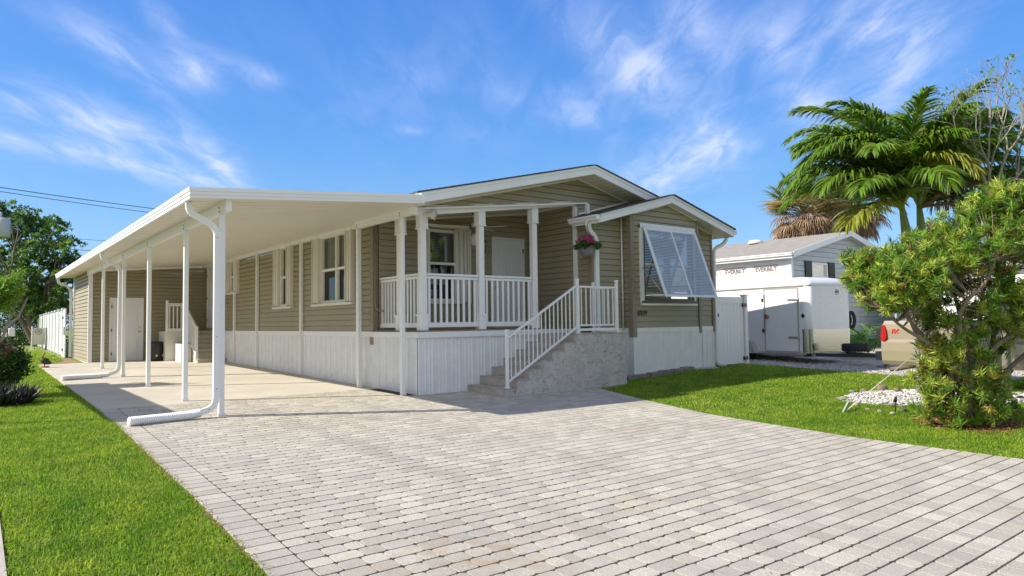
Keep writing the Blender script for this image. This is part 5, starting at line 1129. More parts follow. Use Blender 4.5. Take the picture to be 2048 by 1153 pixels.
def palm(name_label, base, crown, fr, r0=.14, r1=.085, shaft=.75, grp='palms beside the rock bed'):
    t = thing('palm_tree', name_label, 'palm tree', tuple(base), 0, grp); b = Vector(base); c = Vector(crown); mid = b.lerp(c, .5) + Vector((.08, -.05, 0)); path = []; rad = []
    n = 40
    for i in range(n + 1):
        s = i / n; p = b * (1 - s) ** 2 + mid * 2 * s * (1 - s) + c * s * s; path.append(p); rad.append((r0 + (r1 - r0) * min(1, s * 1.6)) * (1.0 if i % 2 else .95) + (.05 * max(0, 1 - s * 10)))
    ks = int(n * (1 - shaft / (c - b).length)); mb = MB(); mb.tube(path[:ks + 1], rad[:ks + 1], 14); mb.build('trunk', M_ptrunk, t)
    mb = MB(); m_ = n - ks; mb.tube(path[ks:], [r1 * (1.25 - .75 * j / m_) for j in range(m_ + 1)], 14); mb.build('crownshaft', M_shaft, t)
    fr = fr + [(R_(-38 if 'straighter' in name_label else 140) + random.uniform(-1.9, 1.9), R_(random.uniform(38, 84)), random.uniform(1.9, 2.5), R_(random.uniform(70, 115)), M_frond) for _ in range(13)]
    for (az, el, L, dr, mt) in fr:
        P, v, f = palm_frond(c - Vector((0, 0, .03)), az, el + R_(9) * (el < 1.2), L * .96, dr * .9, nl=int(66 * L / 2 + 14), ll=.70, lw=.052, ldroop=.50); off = tuple(t.location); o = np_mesh('frond', v, f, mt, t, off=off)
        mb = MB(); mb.tube([Vector(p) for p in P[::2]], [.028 * (1 - .85 * i / 11) for i in range(len(P[::2]))], 6); mb.build('stem', M_shaft if mt is not M_frondb else M_frondb, o)
    return t
# azimuths are world angles; image-left is about 142 deg, image-right about -38 deg, towards camera about -128 deg
R_ = math.radians
z0 = g1(13.2, 5.3)
cA = at(1803, 412, 12.2); cB = at(1838, 412, 12.7)
palm('green feather palm leaning left, the front of the pair behind the bush', (13.27, 5.2, z0), cA, [
    (R_(148), R_(34), 2.45, R_(105), M_frond), (R_(136), R_(22), 2.25, R_(85), M_frond), (R_(165), R_(30), 2.2, R_(100), M_frond), (R_(125), R_(44), 2.4, R_(110), M_frond), (R_(185), R_(20), 2.1, R_(80), M_frond), (R_(150), R_(58), 2.6, R_(125), M_frond),
    (R_(140), R_(62), 2.5, R_(120), M_frond), (R_(150), R_(52), 2.5, R_(130), M_frond), (R_(100), R_(55), 2.3, R_(100), M_frond),
    (R_(190), R_(50), 2.2, R_(110), M_frond), (R_(225), R_(30), 2.0, R_(110), M_frond), (R_(250), R_(65), 2.2, R_(95), M_frond), (R_(175), R_(-5), 1.9, R_(55), M_frondy), (R_(60), R_(75), 2.4, R_(70), M_frond),
    (R_(-40), R_(76), 2.9, R_(105), M_frond), (R_(110), R_(80), 3.0, R_(90), M_frond), (R_(145), R_(72), 2.8, R_(120), M_frond), (R_(165), R_(50), 2.4, R_(105), M_frond), (R_(-140), R_(74), 2.4, R_(75), M_frond), (R_(-20), R_(45), 2.2, R_(100), M_frond), (R_(-110), R_(55), 1.9, R_(150), M_frondy)])
palm('green feather palm standing straighter, rear of the pair behind the bush', (13.75, 5.35, z0), cB, [
    (R_(-45), R_(44), 2.4, R_(105), M_frond), (R_(-60), R_(28), 2.2, R_(90), M_frond), (R_(-30), R_(30), 2.2, R_(95), M_frond),
    (R_(-38), R_(58), 2.3, R_(100), M_frond), (R_(-50), R_(32), 2.2, R_(85), M_frond), (R_(-25), R_(15), 2.1, R_(80), M_frond), (R_(-38), R_(0), 2.0, R_(60), M_frondb), (R_(-70), R_(20), 1.9, R_(70), M_frondb), (R_(10), R_(50), 2.3, R_(95), M_frond),
    (R_(40), R_(82), 3.0, R_(85), M_frond), (R_(-45), R_(68), 2.7, R_(115), M_frond), (R_(-30), R_(78), 2.9, R_(100), M_frond), (R_(150), R_(80), 2.9, R_(95), M_frond), (R_(-100), R_(78), 2.5, R_(60), M_frond), (R_(-80), R_(60), 2.1, R_(110), M_frond), (R_(120), R_(65), 2.3, R_(90), M_frond), (R_(-10), R_(75), 2.35, R_(65), M_frond), (R_(-60), R_(75), 2.3, R_(70), M_frond)])

# fan palms with dead skirts behind the neighbour's roof
def fan_palm(lab, base, crown, seed, green=.35):
    random.seed(seed); t = thing('fan_palm', lab, 'palm tree', tuple(base), 0, 'fan palms behind the grey house'); mb = MB(); mb.tube([base, crown], [.22, .18], 12); mb.build('trunk', M_bark, t)
    Vd = {k_: ([], [], 0) for k_ in 'gyb'}; acc_ = {'g': [[], [], 0], 'y': [[], [], 0], 'b': [[], [], 0]}
    c = np.array(crown)
    for i in range(120):
        az = random.uniform(0, 6.283); u_ = random.random(); el = R_(80 - 165 * u_ ** .9); kind = 'g' if u_ < green * random.uniform(.7, 1.3) else ('y' if u_ < green + .22 else 'b')
        pl_ = random.uniform(.8, 1.35) if kind != 'b' else random.uniform(.6, 1.25); d = np.array([math.cos(az) * math.cos(el), math.sin(az) * math.cos(el), math.sin(el)]); h = c + d * pl_ - np.array([0, 0, .2 if kind == 'b' else 0])
        s_ = unit(np.cross(d, np.array([0, 0, 1.]))); up = np.cross(s_, d); nn = 30; B = np.repeat(h[None], nn, 0); a = np.linspace(-2.1, 2.1, nn)
        D = unit(np.outer(np.cos(a), d) + np.outer(np.sin(a), s_) + np.outer(np.full(nn, .15), up)); L__ = (np.full((nn, 1), 1.0) * RNG.uniform(.8, 1.1, (nn, 1)))
        v, f = strip_leaflets(B, D, L__, np.full((nn, 1), .06), .30 if kind != 'b' else .75); A_ = acc_[kind]; A_[0].append(v); A_[1].append(f + A_[2]); A_[2] += len(v)
        v, f = strip_leaflets(c[None] + 0, d[None], np.array([[pl_]]), np.array([[.05]]), .02); A_[0].append(v); A_[1].append(f + A_[2]); A_[2] += len(v)
    for kind, m, nm in (('g', M_leafm, 'green_fronds'), ('y', mat('straw_frond', (.42, .34, .12), .6, island=.5, trans=.2), 'fading_fronds'), ('b', mat('brown_frond', (.34, .23, .13), .8, island=.55, trans=.1), 'dead_fronds')):
        A_ = acc_[kind]; np_mesh(nm, np.concatenate(A_[0]), np.concatenate(A_[1]), m, t, off=tuple(t.location))
pA = at(1605, 425, 32); pB = at(1712, 405, 33); pC = at(1660, 430, 36)
fan_palm('brown dead-skirted fan palm, the left one above the grey roof', (pA.x, pA.y, .3), tuple(pA), 3, .22)
fan_palm('greener fan palm with hanging dead leaves, partly behind the feather palm', (pB.x, pB.y, .3), tuple(pB), 5, .4)
fan_palm('dead-skirted fan palm between the other two, farthest back', (pC.x, pC.y, .3), tuple(pC), 8, .15)

# ================================================================== trees, bushes
def grow(mb, p, d, L, r, depth, tips, spread=.6, up=.15, shrink=.72, nb=(2, 3), wob=.12, n=6):
    path = [Vector(p)]; dd = Vector(d).normalized(); k_ = 4
    for i in range(k_):
        dd = (dd + Vector((random.gauss(0, wob), random.gauss(0, wob), random.gauss(0, wob) + up * .12))).normalized(); path.append(path[-1] + dd * L / k_)
    mb.tube(path, [r * (1 - .35 * i / k_) for i in range(k_ + 1)], max(4, n), cap=False)
    if depth == 0: tips.append((path[-1], dd)); return
    for j in range(random.randint(*nb)):
        a = Vector((random.gauss(0, 1), random.gauss(0, 1), random.gauss(0, 1))); a = (a - dd * a.dot(dd)).normalized(); nd = (dd + a * spread * random.uniform(.6, 1.2) + Vector((0, 0, up))).normalized()
        q = path[-1] if j == 0 or random.random() < .5 else path[-2]; grow(mb, q, nd, L * shrink * random.uniform(.8, 1.15), r * .62, depth - 1, tips, spread, up, shrink, nb, wob, max(4, n - 1))
# --- big leafy bush in the right lawn
random.seed(21)
bb = Vector((10.95, 3.78, g1(10.95, 3.78)))
bush = thing('leafy_bush', 'large multi-stemmed bush with narrow green and orange-tinged leaves in the right lawn', 'bush', tuple(bb))
D0 = 9.55
def stem(px_list, dep0, dep1, r0, r1, mb):
    P = [at(u, v, dep0 + (dep1 - dep0) * i / (len(px_list) - 1)) for i, (u, v) in enumerate(px_list)]
    # smooth by subdividing
    Q = []
    for i in range(len(P) - 1):
        p0, p1, p2, p3 = P[max(i - 1, 0)], P[i], P[i + 1], P[min(i + 2, len(P) - 1)]
        for j in range(4):
            t = j / 4; Q.append(.5 * ((2 * p1) + (p2 - p0) * t + (2 * p0 - 5 * p1 + 4 * p2 - p3) * t * t + (3 * p1 - p0 - 3 * p2 + p3) * t ** 3))
    Q.append(P[-1]); m_ = len(Q) - 1; mb.tube(Q, [.60 * (r0 + (r1 - r0) * i / m_) for i in range(m_ + 1)], 9); return Q
mb = MB(); ST = []
ST.append(stem([(1935, 858), (1925, 800), (1895, 735), (1860, 690), (1805, 655), (1760, 615)], 9.6, 9.2, .085, .02, mb))
ST.append(stem([(1935, 850), (1905, 790), (1870, 700), (1830, 655), (1790, 600), (1745, 560)], 9.5, 9.7, .075, .018, mb))
ST.append(stem([(1940, 855), (1935, 760), (1925, 700), (1918, 640), (1935, 600), (1968, 570), (1990, 520)], 9.5, 9.1, .08, .03, mb))
ST.append(stem([(1945, 855), (1950, 770), (1930, 690), (1915, 610), (1890, 540), (1870, 480)], 9.7, 10.1, .085, .02, mb))
ST.append(stem([(1950, 855), (1955, 760), (1985, 700), (2030, 665), (2070, 630), (2110, 580)], 9.6, 9.3, .085, .03, mb))
ST.append(stem([(1950, 855), (1962, 760), (1985, 690), (1990, 600), (2010, 520), (2030, 440)], 9.7, 10.0, .08, .02, mb))
ST.append(stem([(1955, 855), (1975, 750), (2015, 680), (2025, 600), (2030, 520), (2060, 430)], 9.8, 9.6, .07, .02, mb))
ST.append(stem([(1940, 855), (1945, 730), (1960, 640), (1965, 560), (1950, 480), (1940, 430)], 9.8, 10.4, .07, .02, mb))
ST.append(stem([(1930, 850), (1890, 760), (1850, 700), (1820, 640), (1800, 560), (1790, 500)], 9.8, 10.2, .06, .015, mb))
ST.append(stem([(1960, 855), (2000, 760), (2060, 700), (2120, 640), (2180, 560)], 9.8, 9.9, .07, .02, mb))
mb.build('trunk', mat('bush_bark', (.27, .21, .15), .9, var=.5, vscale=14, bump=.9, bscale=40), bush)
# canopy blobs: (px, py, radius_m, depth offset)
BL_ = [(1758, 530, .26, 0), (1795, 515, .28, .2), (1850, 495, .34, .1), (1905, 465, .36, .2), (1970, 430, .38, 0), (2030, 410, .38, .1), (2080, 400, .4, .3), (1735, 560, .30, -.1), (1775, 560, .36, .3), (1830, 530, .38, -.2), (1890, 510, .38, 0), (1960, 500, .38, -.3),
       (2030, 480, .40, -.2), (2090, 500, .42, 0), (1748, 600, .18, 0), (1800, 600, .22, -.2), (1860, 590, .28, .3), (1925, 570, .25, .4), (2010, 570, .30, -.2), (2070, 590, .32, .1), (1990, 640, .18, .3), (1865, 640, .16, .2), (2120, 460, .4, 0), (2150, 560, .4, .1), (2000, 390, .25, .2),
       (1715, 560, .20, .1), (1770, 590, .28, -.4), (1815, 590, .22, -.45), (1740, 580, .20, -.3), (1850, 560, .30, -.5), (1790, 540, .3, -.4), (1712, 520, .20, 0), (1940, 425, .22, .3), (2046, 660, .16, .1), (1880, 680, .12, .2), (1920, 690, .14, .3), (1960, 670, .14, -.2), (2010, 690, .12, .1), (1900, 640, .14, -.2), (1980, 610, .2, -.3), (2030, 640, .2, -.2), (1940, 620, .16, .1), (1850, 620, .18, .2), (2050, 600, .25, -.2), (2140, 650, .3, 0)]
LOW = [(1850, 765, .24, -.1), (1880, 715, .22, -.2), (1900, 780, .34, -.2), (1950, 730, .26, -.3), (1960, 800, .34, -.1), (1862, 815, .26, 0), (1990, 770, .24, -.1), (1850, 725, .14, 0), (1905, 700, .18, -.3), (1930, 660, .15, -.2), (2015, 810, .14, .0), (1900, 835, .25, -.1), (1970, 840, .25, -.1), (1850, 690, .12, -.1)]
C_ = []; Rr = []; low_i = []
for (u, v, r, dd) in BL_ + LOW:
    c = at(u, v, D0 + dd)
    islow = (u, v, r, dd) in LOW; m_ = int((r / .1) ** 2.2 * (2.3 if islow else 4.3)) + 5
    for j in range(m_):
        q = Vector((random.gauss(0, 1), random.gauss(0, 1), random.gauss(0, 1))).normalized() * (random.random() ** .4) * r; q.z *= .85; p = c + q
        if p.z < bb.z + .06: p.z = bb.z + random.uniform(.05, .3)
        C_.append(tuple(p)); Rr.append(.0); low_i.append(islow)
C_ = np.array(C_); low_i = np.array(low_i)
# twigs joining each tuft to the nearest stem point
SP = np.array([tuple(p) for s in ST for p in s[len(s) // 3:]]); mb = MB()
for i in range(0, len(C_), 2):
    dd = np.linalg.norm(SP - C_[i] + np.array([0, 0, .15]), axis=1); j = int(np.argmin(dd)); a = Vector(SP[j]); b = Vector(C_[i]); mdl = a.lerp(b, .5) - Vector((0, 0, .05)); mb.tube([a, mdl, b], [.009, .006, .003], 4, cap=False)
mb.build('twigs', mat('bush_bark', (.27, .21, .15)), bush)
def whorls(C, per, L_, W_, up=.55):
    ax = unit(RNG.normal(size=C.shape) * .6 + np.array([0, 0, up])); A = np.repeat(ax, per, 0); B = np.repeat(C, per, 0) + A * RNG.uniform(-.07, .03, (len(C) * per, 1)); R1 = unit(np.cross(A, RNG.normal(size=A.shape))); D = unit(R1 * RNG.uniform(.5, 1.1, (len(A), 1)) + A * RNG.uniform(.1, .9, (len(A), 1))); s = RNG.uniform(.7, 1.2, (len(A), 1)); return leaf_quads(B, D, L_ * s, W_ * s, up=(0, 0, 1.))
k1 = RNG.random(len(C_)); foliage('leaves', [whorls(C_[(k1 < .50) & ~low_i | (k1 < .38)], 32, .12, .0165)], M_leaf, bush); foliage('young_leaves', [whorls(C_[(k1 >= .50) & (k1 < .90) | low_i & (k1 >= .38) & (k1 < .80)], 32, .115, .016)], M_leafy, bush)
foliage('old_leaves', [whorls(C_[(k1 > .955) | ((k1 > .80) & low_i)], 14, .10, .018)], M_leafo, bush); foliage('dark_leaves', [whorls(C_[(k1 > .90)], 16, .125, .022)], M_leafd, bush)  # orange old leaves, then darker green ones, both scattered at random
# fallen leaves and earth under the bush
xs_ = np.arange(10.25, 11.75, .1); ys_ = np.arange(3.0, 4.6, .1)
sheet('bush_mulch', xs_, ys_, mat('mulch', (.16, .08, .045), 1, var=.6, vscale=25, bump=1, bscale=60), .018, keep=lambda x, y: ((x - 11) / .62) ** 2 + ((y - 3.78) / .62) ** 2 < 1 + .25 * np.sin(x * 13 + y * 9))
th_ = RNG.uniform(0, 6.28, 900); rr = .68 * np.sqrt(RNG.random(900)); B = np.stack([11 + rr * np.cos(th_), 3.78 + rr * np.sin(th_), np.zeros(900)], 1); B[:, 2] = gz(B[:, 0], B[:, 1]) + .03
D = unit(RNG.normal(size=B.shape) * np.array([1, 1, .15])); v, f = leaf_quads(B, D, .07, .02, up=(0, 0, 1.)); o = np_mesh('fallen_leaves', v, f, mat('fallen_leaf', (.30, .12, .05), .8, island=.6)); tag(o, 'dry brown leaves littering the earth under the bush', 'leaves', kind='stuff')

# --- feathery tree on the left
random.seed(5)
tp = at(70, 690, 41); lt = thing('feathery_tree', 'tall dark green feathery tree rising behind the white fence at the left', 'tree', (tp.x, tp.y, .29))
mb = MB(); tips = []
for a_, ln in (((.1, 0, 1), 2.6), ((-.5, .2, 1), 2.2), ((.6, -.1, 1.1), 2.3)): grow(mb, (tp.x, tp.y, .3), a_, ln, .17, 3, tips, .5, .25, .75, (2, 3))
mb.build('trunk', M_bark, lt)
BT = [(15, 425, .9), (45, 440, .8), (80, 450, .9), (40, 480, .9), (100, 475, .9), (60, 520, 1.1), (110, 520, .9), (140, 490, .5), (142, 520, .6), (15, 520, 1.0), (90, 560, 1.1), (135, 560, .8), (30, 570, 1.1), (20, 470, .7), (128, 600, .7), (60, 600, 1.0), (-20, 560, 1.2), (-30, 480, 1.0), (150, 545, .45), (110, 440, .35), (-20, 430, .7), (95, 610, .8)]
C_ = []
for (u, v, r) in BT:
    c = at(u, v, 41 + random.uniform(-1, 1))
    for j in range(int(34 * r * r) + 8):
        q = Vector((random.gauss(0, 1), random.gauss(0, 1), random.gauss(0, 1))).normalized() * (random.random() ** .4) * r; C_.append(tuple(c + q))
C_ = np.array(C_)
def sprays(C, per, L_, W_, spray=.35):   # each centre is a drooping spray of leaflets
    ax = unit(RNG.normal(size=C.shape) * np.array([1, 1, .35]) + np.array([0, 0, .1])); A = np.repeat(ax, per, 0); t = RNG.random((len(A), 1)); B = np.repeat(C, per, 0) + A * t * spray - np.array([0, 0, 1.]) * t * t * spray * .45; D = unit(np.cross(A, RNG.normal(size=A.shape)) + A * .5 - np.array([0, 0, .3])); s = RNG.uniform(.7, 1.3, (len(A), 1)); return leaf_quads(B, D, L_ * s, W_ * s)
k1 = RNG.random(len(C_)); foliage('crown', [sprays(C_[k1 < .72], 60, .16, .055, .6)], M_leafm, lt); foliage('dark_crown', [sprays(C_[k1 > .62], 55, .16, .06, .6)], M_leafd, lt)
foliage('light_green_crown', [sprays(C_[(k1 > .20) & (k1 < .5)], 40, .15, .05, .6)], M_leaf, lt)  # lighter green leaves mixed through the crown at random
# dark understorey behind the lawn
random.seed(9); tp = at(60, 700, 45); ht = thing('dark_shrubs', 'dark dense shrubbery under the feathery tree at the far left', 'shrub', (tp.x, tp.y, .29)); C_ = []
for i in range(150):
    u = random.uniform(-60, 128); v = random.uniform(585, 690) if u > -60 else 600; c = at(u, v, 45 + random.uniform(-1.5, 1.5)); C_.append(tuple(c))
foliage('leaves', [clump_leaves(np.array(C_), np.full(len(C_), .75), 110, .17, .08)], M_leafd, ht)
# far green line behind everything at the left and right so no bare horizon shows
def far_trees(lab, pts, n, r, m, h0, h1, seed, grp=None):
    random.seed(seed); t = thing('distant_trees', lab, 'trees', (pts[0][0], pts[0][1], .2), 0, grp); C = []
    for i in range(n):
        s = random.random(); a, b = pts; C.append((a[0] + (b[0] - a[0]) * s + random.gauss(0, 1), a[1] + (b[1] - a[1]) * s + random.gauss(0, 1), random.uniform(h0, h1)))
    foliage('leaves', [clump_leaves(np.array(C), np.full(n, r), 120, .3, .15)], m, t)
far_trees('distant green trees peeking over the grey roof', ((42, 62), (52, 58)), 40, 1.3, M_leafm, 1, 7.6, 4)
far_trees('distant dark trees beyond the truck at the right edge', ((34, 9), (60, -14)), 110, 1.4, M_leafd, .5, 4.6, 6)
# --- topiary
def stemmed(name, lab, base, forks, Cs, r, m, cat, per=70, L_=.05, W_=.03, extra=None):
    t = thing(name, lab, cat, tuple(base)); mb = MB()
    for f_ in forks: mb.tube([Vector(q) for q in f_], [.035, .028, .02][:len(f_)], 7)
    if forks: mb.build('trunk', M_barkl, t)
    foliage('crown', [clump_leaves(np.array(Cs), np.full(len(Cs), r), per, L_, W_)], m, t)
    return t
bx, by = .62, 18.0; zb = g1(bx, by)
Cs = [(bx - .12 + RNG.normal() * .17, by + RNG.normal() * .2, 2.14 + RNG.normal() * .14) for _ in range(80)] + [(bx + RNG.normal() * .25 - .5, by + RNG.normal() * .2, 2.12 + RNG.normal() * .14) for _ in range(60)]
stemmed('topiary_tree', 'small bright yellow-green clipped tree on a forked stem above the flowering bush', (bx, by, zb), [[(bx - .25, by, zb), (bx - .1, by, 1.2), (bx + .12, by, 1.95)], [(bx - .25, by, zb), (bx - .22, by, 1.1), (bx - .3, by, 1.9)], [(bx - .12, by, 1.3), (bx + .15, by, 1.6), (bx + .3, by, 2.0)]], Cs, .13, M_leaf, 'tree', 110)
bx, by = .28, 16.3; zb = g1(bx, by)
Cs = [(bx + q[0] * .62, by + q[1] * .5, zb + .62 + q[2] * .42) for q in unit(RNG.normal(size=(130, 3))) * (RNG.random((130, 1)) ** .35)]
fb = stemmed('flowering_bush', 'dark green rounded bush dotted with pink flowers at the left edge', (bx, by, zb), [[(bx, by, zb), (bx + .1, by, zb + .3), (bx + .2, by, zb + .6)], [(bx, by, zb), (bx - .1, by, zb + .3), (bx - .2, by, zb + .6)]], Cs, .13, M_leafd, 'bush', 90, .06, .035)
top = np.array([q for q in Cs if q[2] > zb + .75]); foliage('flowers', [clump_leaves(top[:26] + np.array([0, -.05, .07]), np.full(min(26, len(top)), .05), 12, .04, .04)], mat('pink_petal', (.50, .07, .14), .5, island=.4, trans=.2), fb)
sp = thing('spiky_ground_plant', 'low dark purple-green spiky plant at the foot of the flowering bush', 'plant', (.45, 14.9, .05)); n = 900
th_ = RNG.uniform(0, 6.28, n); rr = np.sqrt(RNG.random(n)); B = np.stack([.38 + .50 * rr * np.cos(th_), 14.9 + .45 * rr * np.sin(th_), np.zeros(n)], 1); B[:, 2] = gz(B[:, 0], B[:, 1]) + .02
D = unit(RNG.normal(size=B.shape) * .45 + np.array([0, 0, 1.]) + (B - np.array([.38, 14.9, .05])) * .5); v, f = strip_leaflets(B, D, RNG.uniform(.22, .42, (n, 1)), np.full((n, 1), .035), .15)
np_mesh('leaves', v, f, mat('purple_leaf', (.028, .030, .022), .5, island=.5), sp, off=tuple(sp.location))
# --- small palm shrub by the grey house
ap = at(1728, 712, 20.5); sh = thing('palm_shrub', 'young bright green palm shrub between the trailer nose and the truck', 'shrub', (ap.x, ap.y, g1(ap.x, ap.y)))
Vv = []; Ff = []; nn = 0; random.seed(3)
for i in range(30):
    P, v, f = palm_frond((ap.x + random.gauss(0, .28), ap.y + random.gauss(0, .2), sh.location.z + .05), random.uniform(0, 6.28), R_(random.uniform(50, 85)), random.uniform(.9, 1.5), R_(random.uniform(60, 110)), nl=16, ll=.34, lw=.035); Vv.append(v); Ff.append(f + nn); nn += len(v)
np_mesh('fronds', np.concatenate(Vv), np.concatenate(Ff), M_leaf, sh, off=tuple(sh.location))
# --- bare tree at the right edge
random.seed(14); q = at(2010, 700, 11.4); bt = thing('bare_tree', 'pale leafless tree with fine tangled twigs at the right edge', 'tree', (q.x, q.y, g1(q.x, q.y)))
mb = MB(); tips = []; a0 = at(1988, 400, 11.4); mb.tube([(q.x, q.y, 0), at(2010, 600, 11.4), at(1990, 500, 11.4), a0], [.07, .06, .045, .042], 8)
for (u, v, ln) in ((1930, 300, .72), (1965, 270, .75), (2005, 270, .8), (2045, 300, .8), (1950, 330, .6)):
    grow(mb, a0, at(u, v, 11.4 + random.uniform(-.3, .3)) - a0, ln, .028, 5, tips, .62, .22, .74, (2, 3), .16, 6)
mb.build('trunk', M_barkl, bt)
tt = np.array([tuple(t_[0]) for t_ in tips]); foliage('few_leaves', [clump_leaves(tt[::9], np.full(len(tt[::9]), .06), 10, .06, .03)], M_leaf, bt)

# ================================================================== ROCK BED
cx_, cy_ = 13.05, 4.85
def inbed(x, y, k_=1.0):
    u_ = (x - cx_) * .789 - (y - cy_) * .614; w_ = (x - cx_) * .614 + (y - cy_) * .789; return (u_ / (1.75 * k_)) ** 2 + (w_ / (.85 * k_)) ** 2
sheet('rock_bed_base', np.arange(11, 15.2, .1), np.arange(3, 6.9, .1), mat('white_grit', (.55, .54, .51), .95, var=.5, vscale=30, bump=1, bscale=60), .02, keep=lambda x, y: inbed(x, y) < 1)
ico = [(0, 0, 1), (.894, 0, .447), (.276, .851, .447), (-.724, .526, .447), (-.724, -.526, .447), (.276, -.851, .447), (.724, .526, -.447), (-.276, .851, -.447), (-.894, 0, -.447), (-.276, -.851, -.447), (.724, -.526, -.447), (0, 0, -1)]
icf = [(0, 1, 2), (0, 2, 3), (0, 3, 4), (0, 4, 5), (0, 5, 1), (1, 6, 2), (2, 7, 3), (3, 8, 4), (4, 9, 5), (5, 10, 1), (6, 7, 2), (7, 8, 3), (8, 9, 4), (9, 10, 5), (10, 6, 1), (11, 7, 6), (11, 8, 7), (11, 9, 8), (11, 10, 9), (11, 6, 10)]
def rock(mb, c, s, flat=.6, jit=.2):
    a = random.uniform(0, 6.28); ca, sa = math.cos(a), math.sin(a); sx, sy, sz = s * random.uniform(.8, 1.2), s * random.uniform(.6, 1), s * flat * random.uniform(.8, 1.1); vs = []
    for v in ico:
        k_ = 1 + random.uniform(-jit, jit); x, y, z = v[0] * sx * k_, v[1] * sy * k_, v[2] * sz * k_; vs.append((c[0] + x * ca - y * sa, c[1] + x * sa + y * ca, c[2] + z))
    mb.add(vs, icf)
random.seed(2); mb = MB()
while len(mb.f) < 20 * 3600:
    x = random.uniform(11, 15.2); y = random.uniform(3, 6.9)
    if inbed(x, y, .95) < 1: rock(mb, (x, y, g1(x, y) + .022 + random.random() * .03), random.uniform(.010, .028), .7)
tag(mb.build('white_pebbles', mat('white_marble_chip', (.56, .55, .52), .85, island=.4)), 'white marble pebbles filling the rock ring round the palms', 'pebbles', kind='stuff')
labs = [(1690, 800, .10, 'greenish grey edging rock at the leftmost tip of the white pebble bed'), (1705, 786, .09, 'flat mossy rock second from the left tip of the pebble bed'), (1765, 781, .115, 'tall rounded brown rock on the back edge of the pebble bed'), (1795, 786, .10, 'low brown rock right of the tall rounded one'), (1727, 785, .08, 'small flat rock left of the tall rounded brown one'), (1738, 797, .045, 'small dark slate pebble near the left of the pebble bed'), (1789, 812, .06, 'round dark grey stone in the middle of the pebble bed'), (1806, 823, .07, 'smooth dark grey stone at the front of the pebble bed'), (1802, 788, .06, 'dark slate stone on the back edge near the bush'), (1768, 794, .07, 'flat orange-brown stone among the white pebbles'), (1735, 821, .06, 'mossy front edging rock half sunk in the grass'), (1760, 826, .07, 'pale front edging rock beside the mossy one'), (1785, 829, .06, 'pale front edging rock nearest the bush'), (1712, 812, .07, 'pale front edging rock at the left curve'),
        (2030, 793, .08, 'dark slate rock right of the bush in the pebble bed'), (2042, 800, .09, 'brown rock by the right frame edge of the pebble bed'), (2012, 786, .08, 'grey back edging rock right of the bush'), (1862, 848, .09, 'pale flat rock at the front foot of the bush'), (1985, 856, .08, 'grey flat rock at the right foot of the bush'), (1897, 855, .10, 'largest pale flat rock at the front foot of the bush')]
def ground_hit(u, v):
    d = RGT * ((u - 1024) / 1386) + UP * ((576.5 - v) / 1386) + FW; t = 2.
    while t < 80:
        p = Vector((0, 0, CAMH)) + d * t
        if p.z < g1(p.x, p.y) + .02: return p
        t += .02
    return p
Rm = [mat('brown_rock', (.26, .20, .13), .9, var=.4, vscale=12, bump=.8, bscale=30), mat('slate_rock', (.10, .105, .11), .6, var=.3, vscale=12, bump=.3, bscale=30), mat('pale_rock', (.42, .38, .28), .9, var=.3, vscale=12, bump=.8, bscale=30), mat('mossy_rock', (.24, .25, .16), .9, var=.3, vscale=12, bump=.8, bscale=30)]
for (u, v, s, lab) in labs:
    p = ground_hit(u, v); mb = MB(); rock(mb, (p.x, p.y, p.z + s * .25), s, .62 if 'tall' not in lab else .95, .14); m = Rm[1] if ('slate' in lab or 'dark' in lab) else Rm[0] if 'brown' in lab else Rm[3] if ('moss' in lab or 'green' in lab) else Rm[2]
    o = mb.build('rock', m); md = o.modifiers.new('smooth', 'SUBSURF'); md.levels = 1; md.render_levels = 2; [setattr(q_, 'use_smooth', True) for q_ in o.data.polygons]; tag(o, lab, 'rock', 'rocks of the pebble bed')
# guy rope and stake, garden light
p = ground_hit(1688, 826); q = at(1852, 690, 11.9); gr = thing('guy_rope', 'pale guy rope running from the grass to the palm trunk', 'rope', tuple(p))
MB().tube([p, q], .007, 5).build('rope', M_cream, gr); MB().bar(p + Vector((.12, -.02, .16)), p + Vector((-.03, 0, 0)), .03, .03).build('stake', mat('weathered_green', (.25, .33, .22), .8), gr)
p = ground_hit(1791, 826); gl = thing('garden_light', 'small black garden spike light among the white pebbles', 'garden light', tuple(p)); MB().tube([p, p + Vector((0, 0, .2))], .008, 6).build('spike', M_blackm, gl); MB().tube([p + Vector((0, 0, .17)), p + Vector((-.02, -.02, .24))], [.03, .02], 8).build('lamp', M_blackm, gl)
# loose gravel stones on the gravel drive
random.seed(31); mb = MB()
while len(mb.f) < 20 * 2600:
    x = random.uniform(16.1, 19.5); y = random.uniform(5, 12)
    if x - y < 15: rock(mb, (x, y, g1(x, y) + .012), random.uniform(.012, .028), .7)
tag(mb.build('loose_gravel', mat('gravel_stone', (.48, .45, .41), .9, island=.5)), 'grey loose gravel along the edge of the neighbouring drive', 'gravel', kind='stuff')

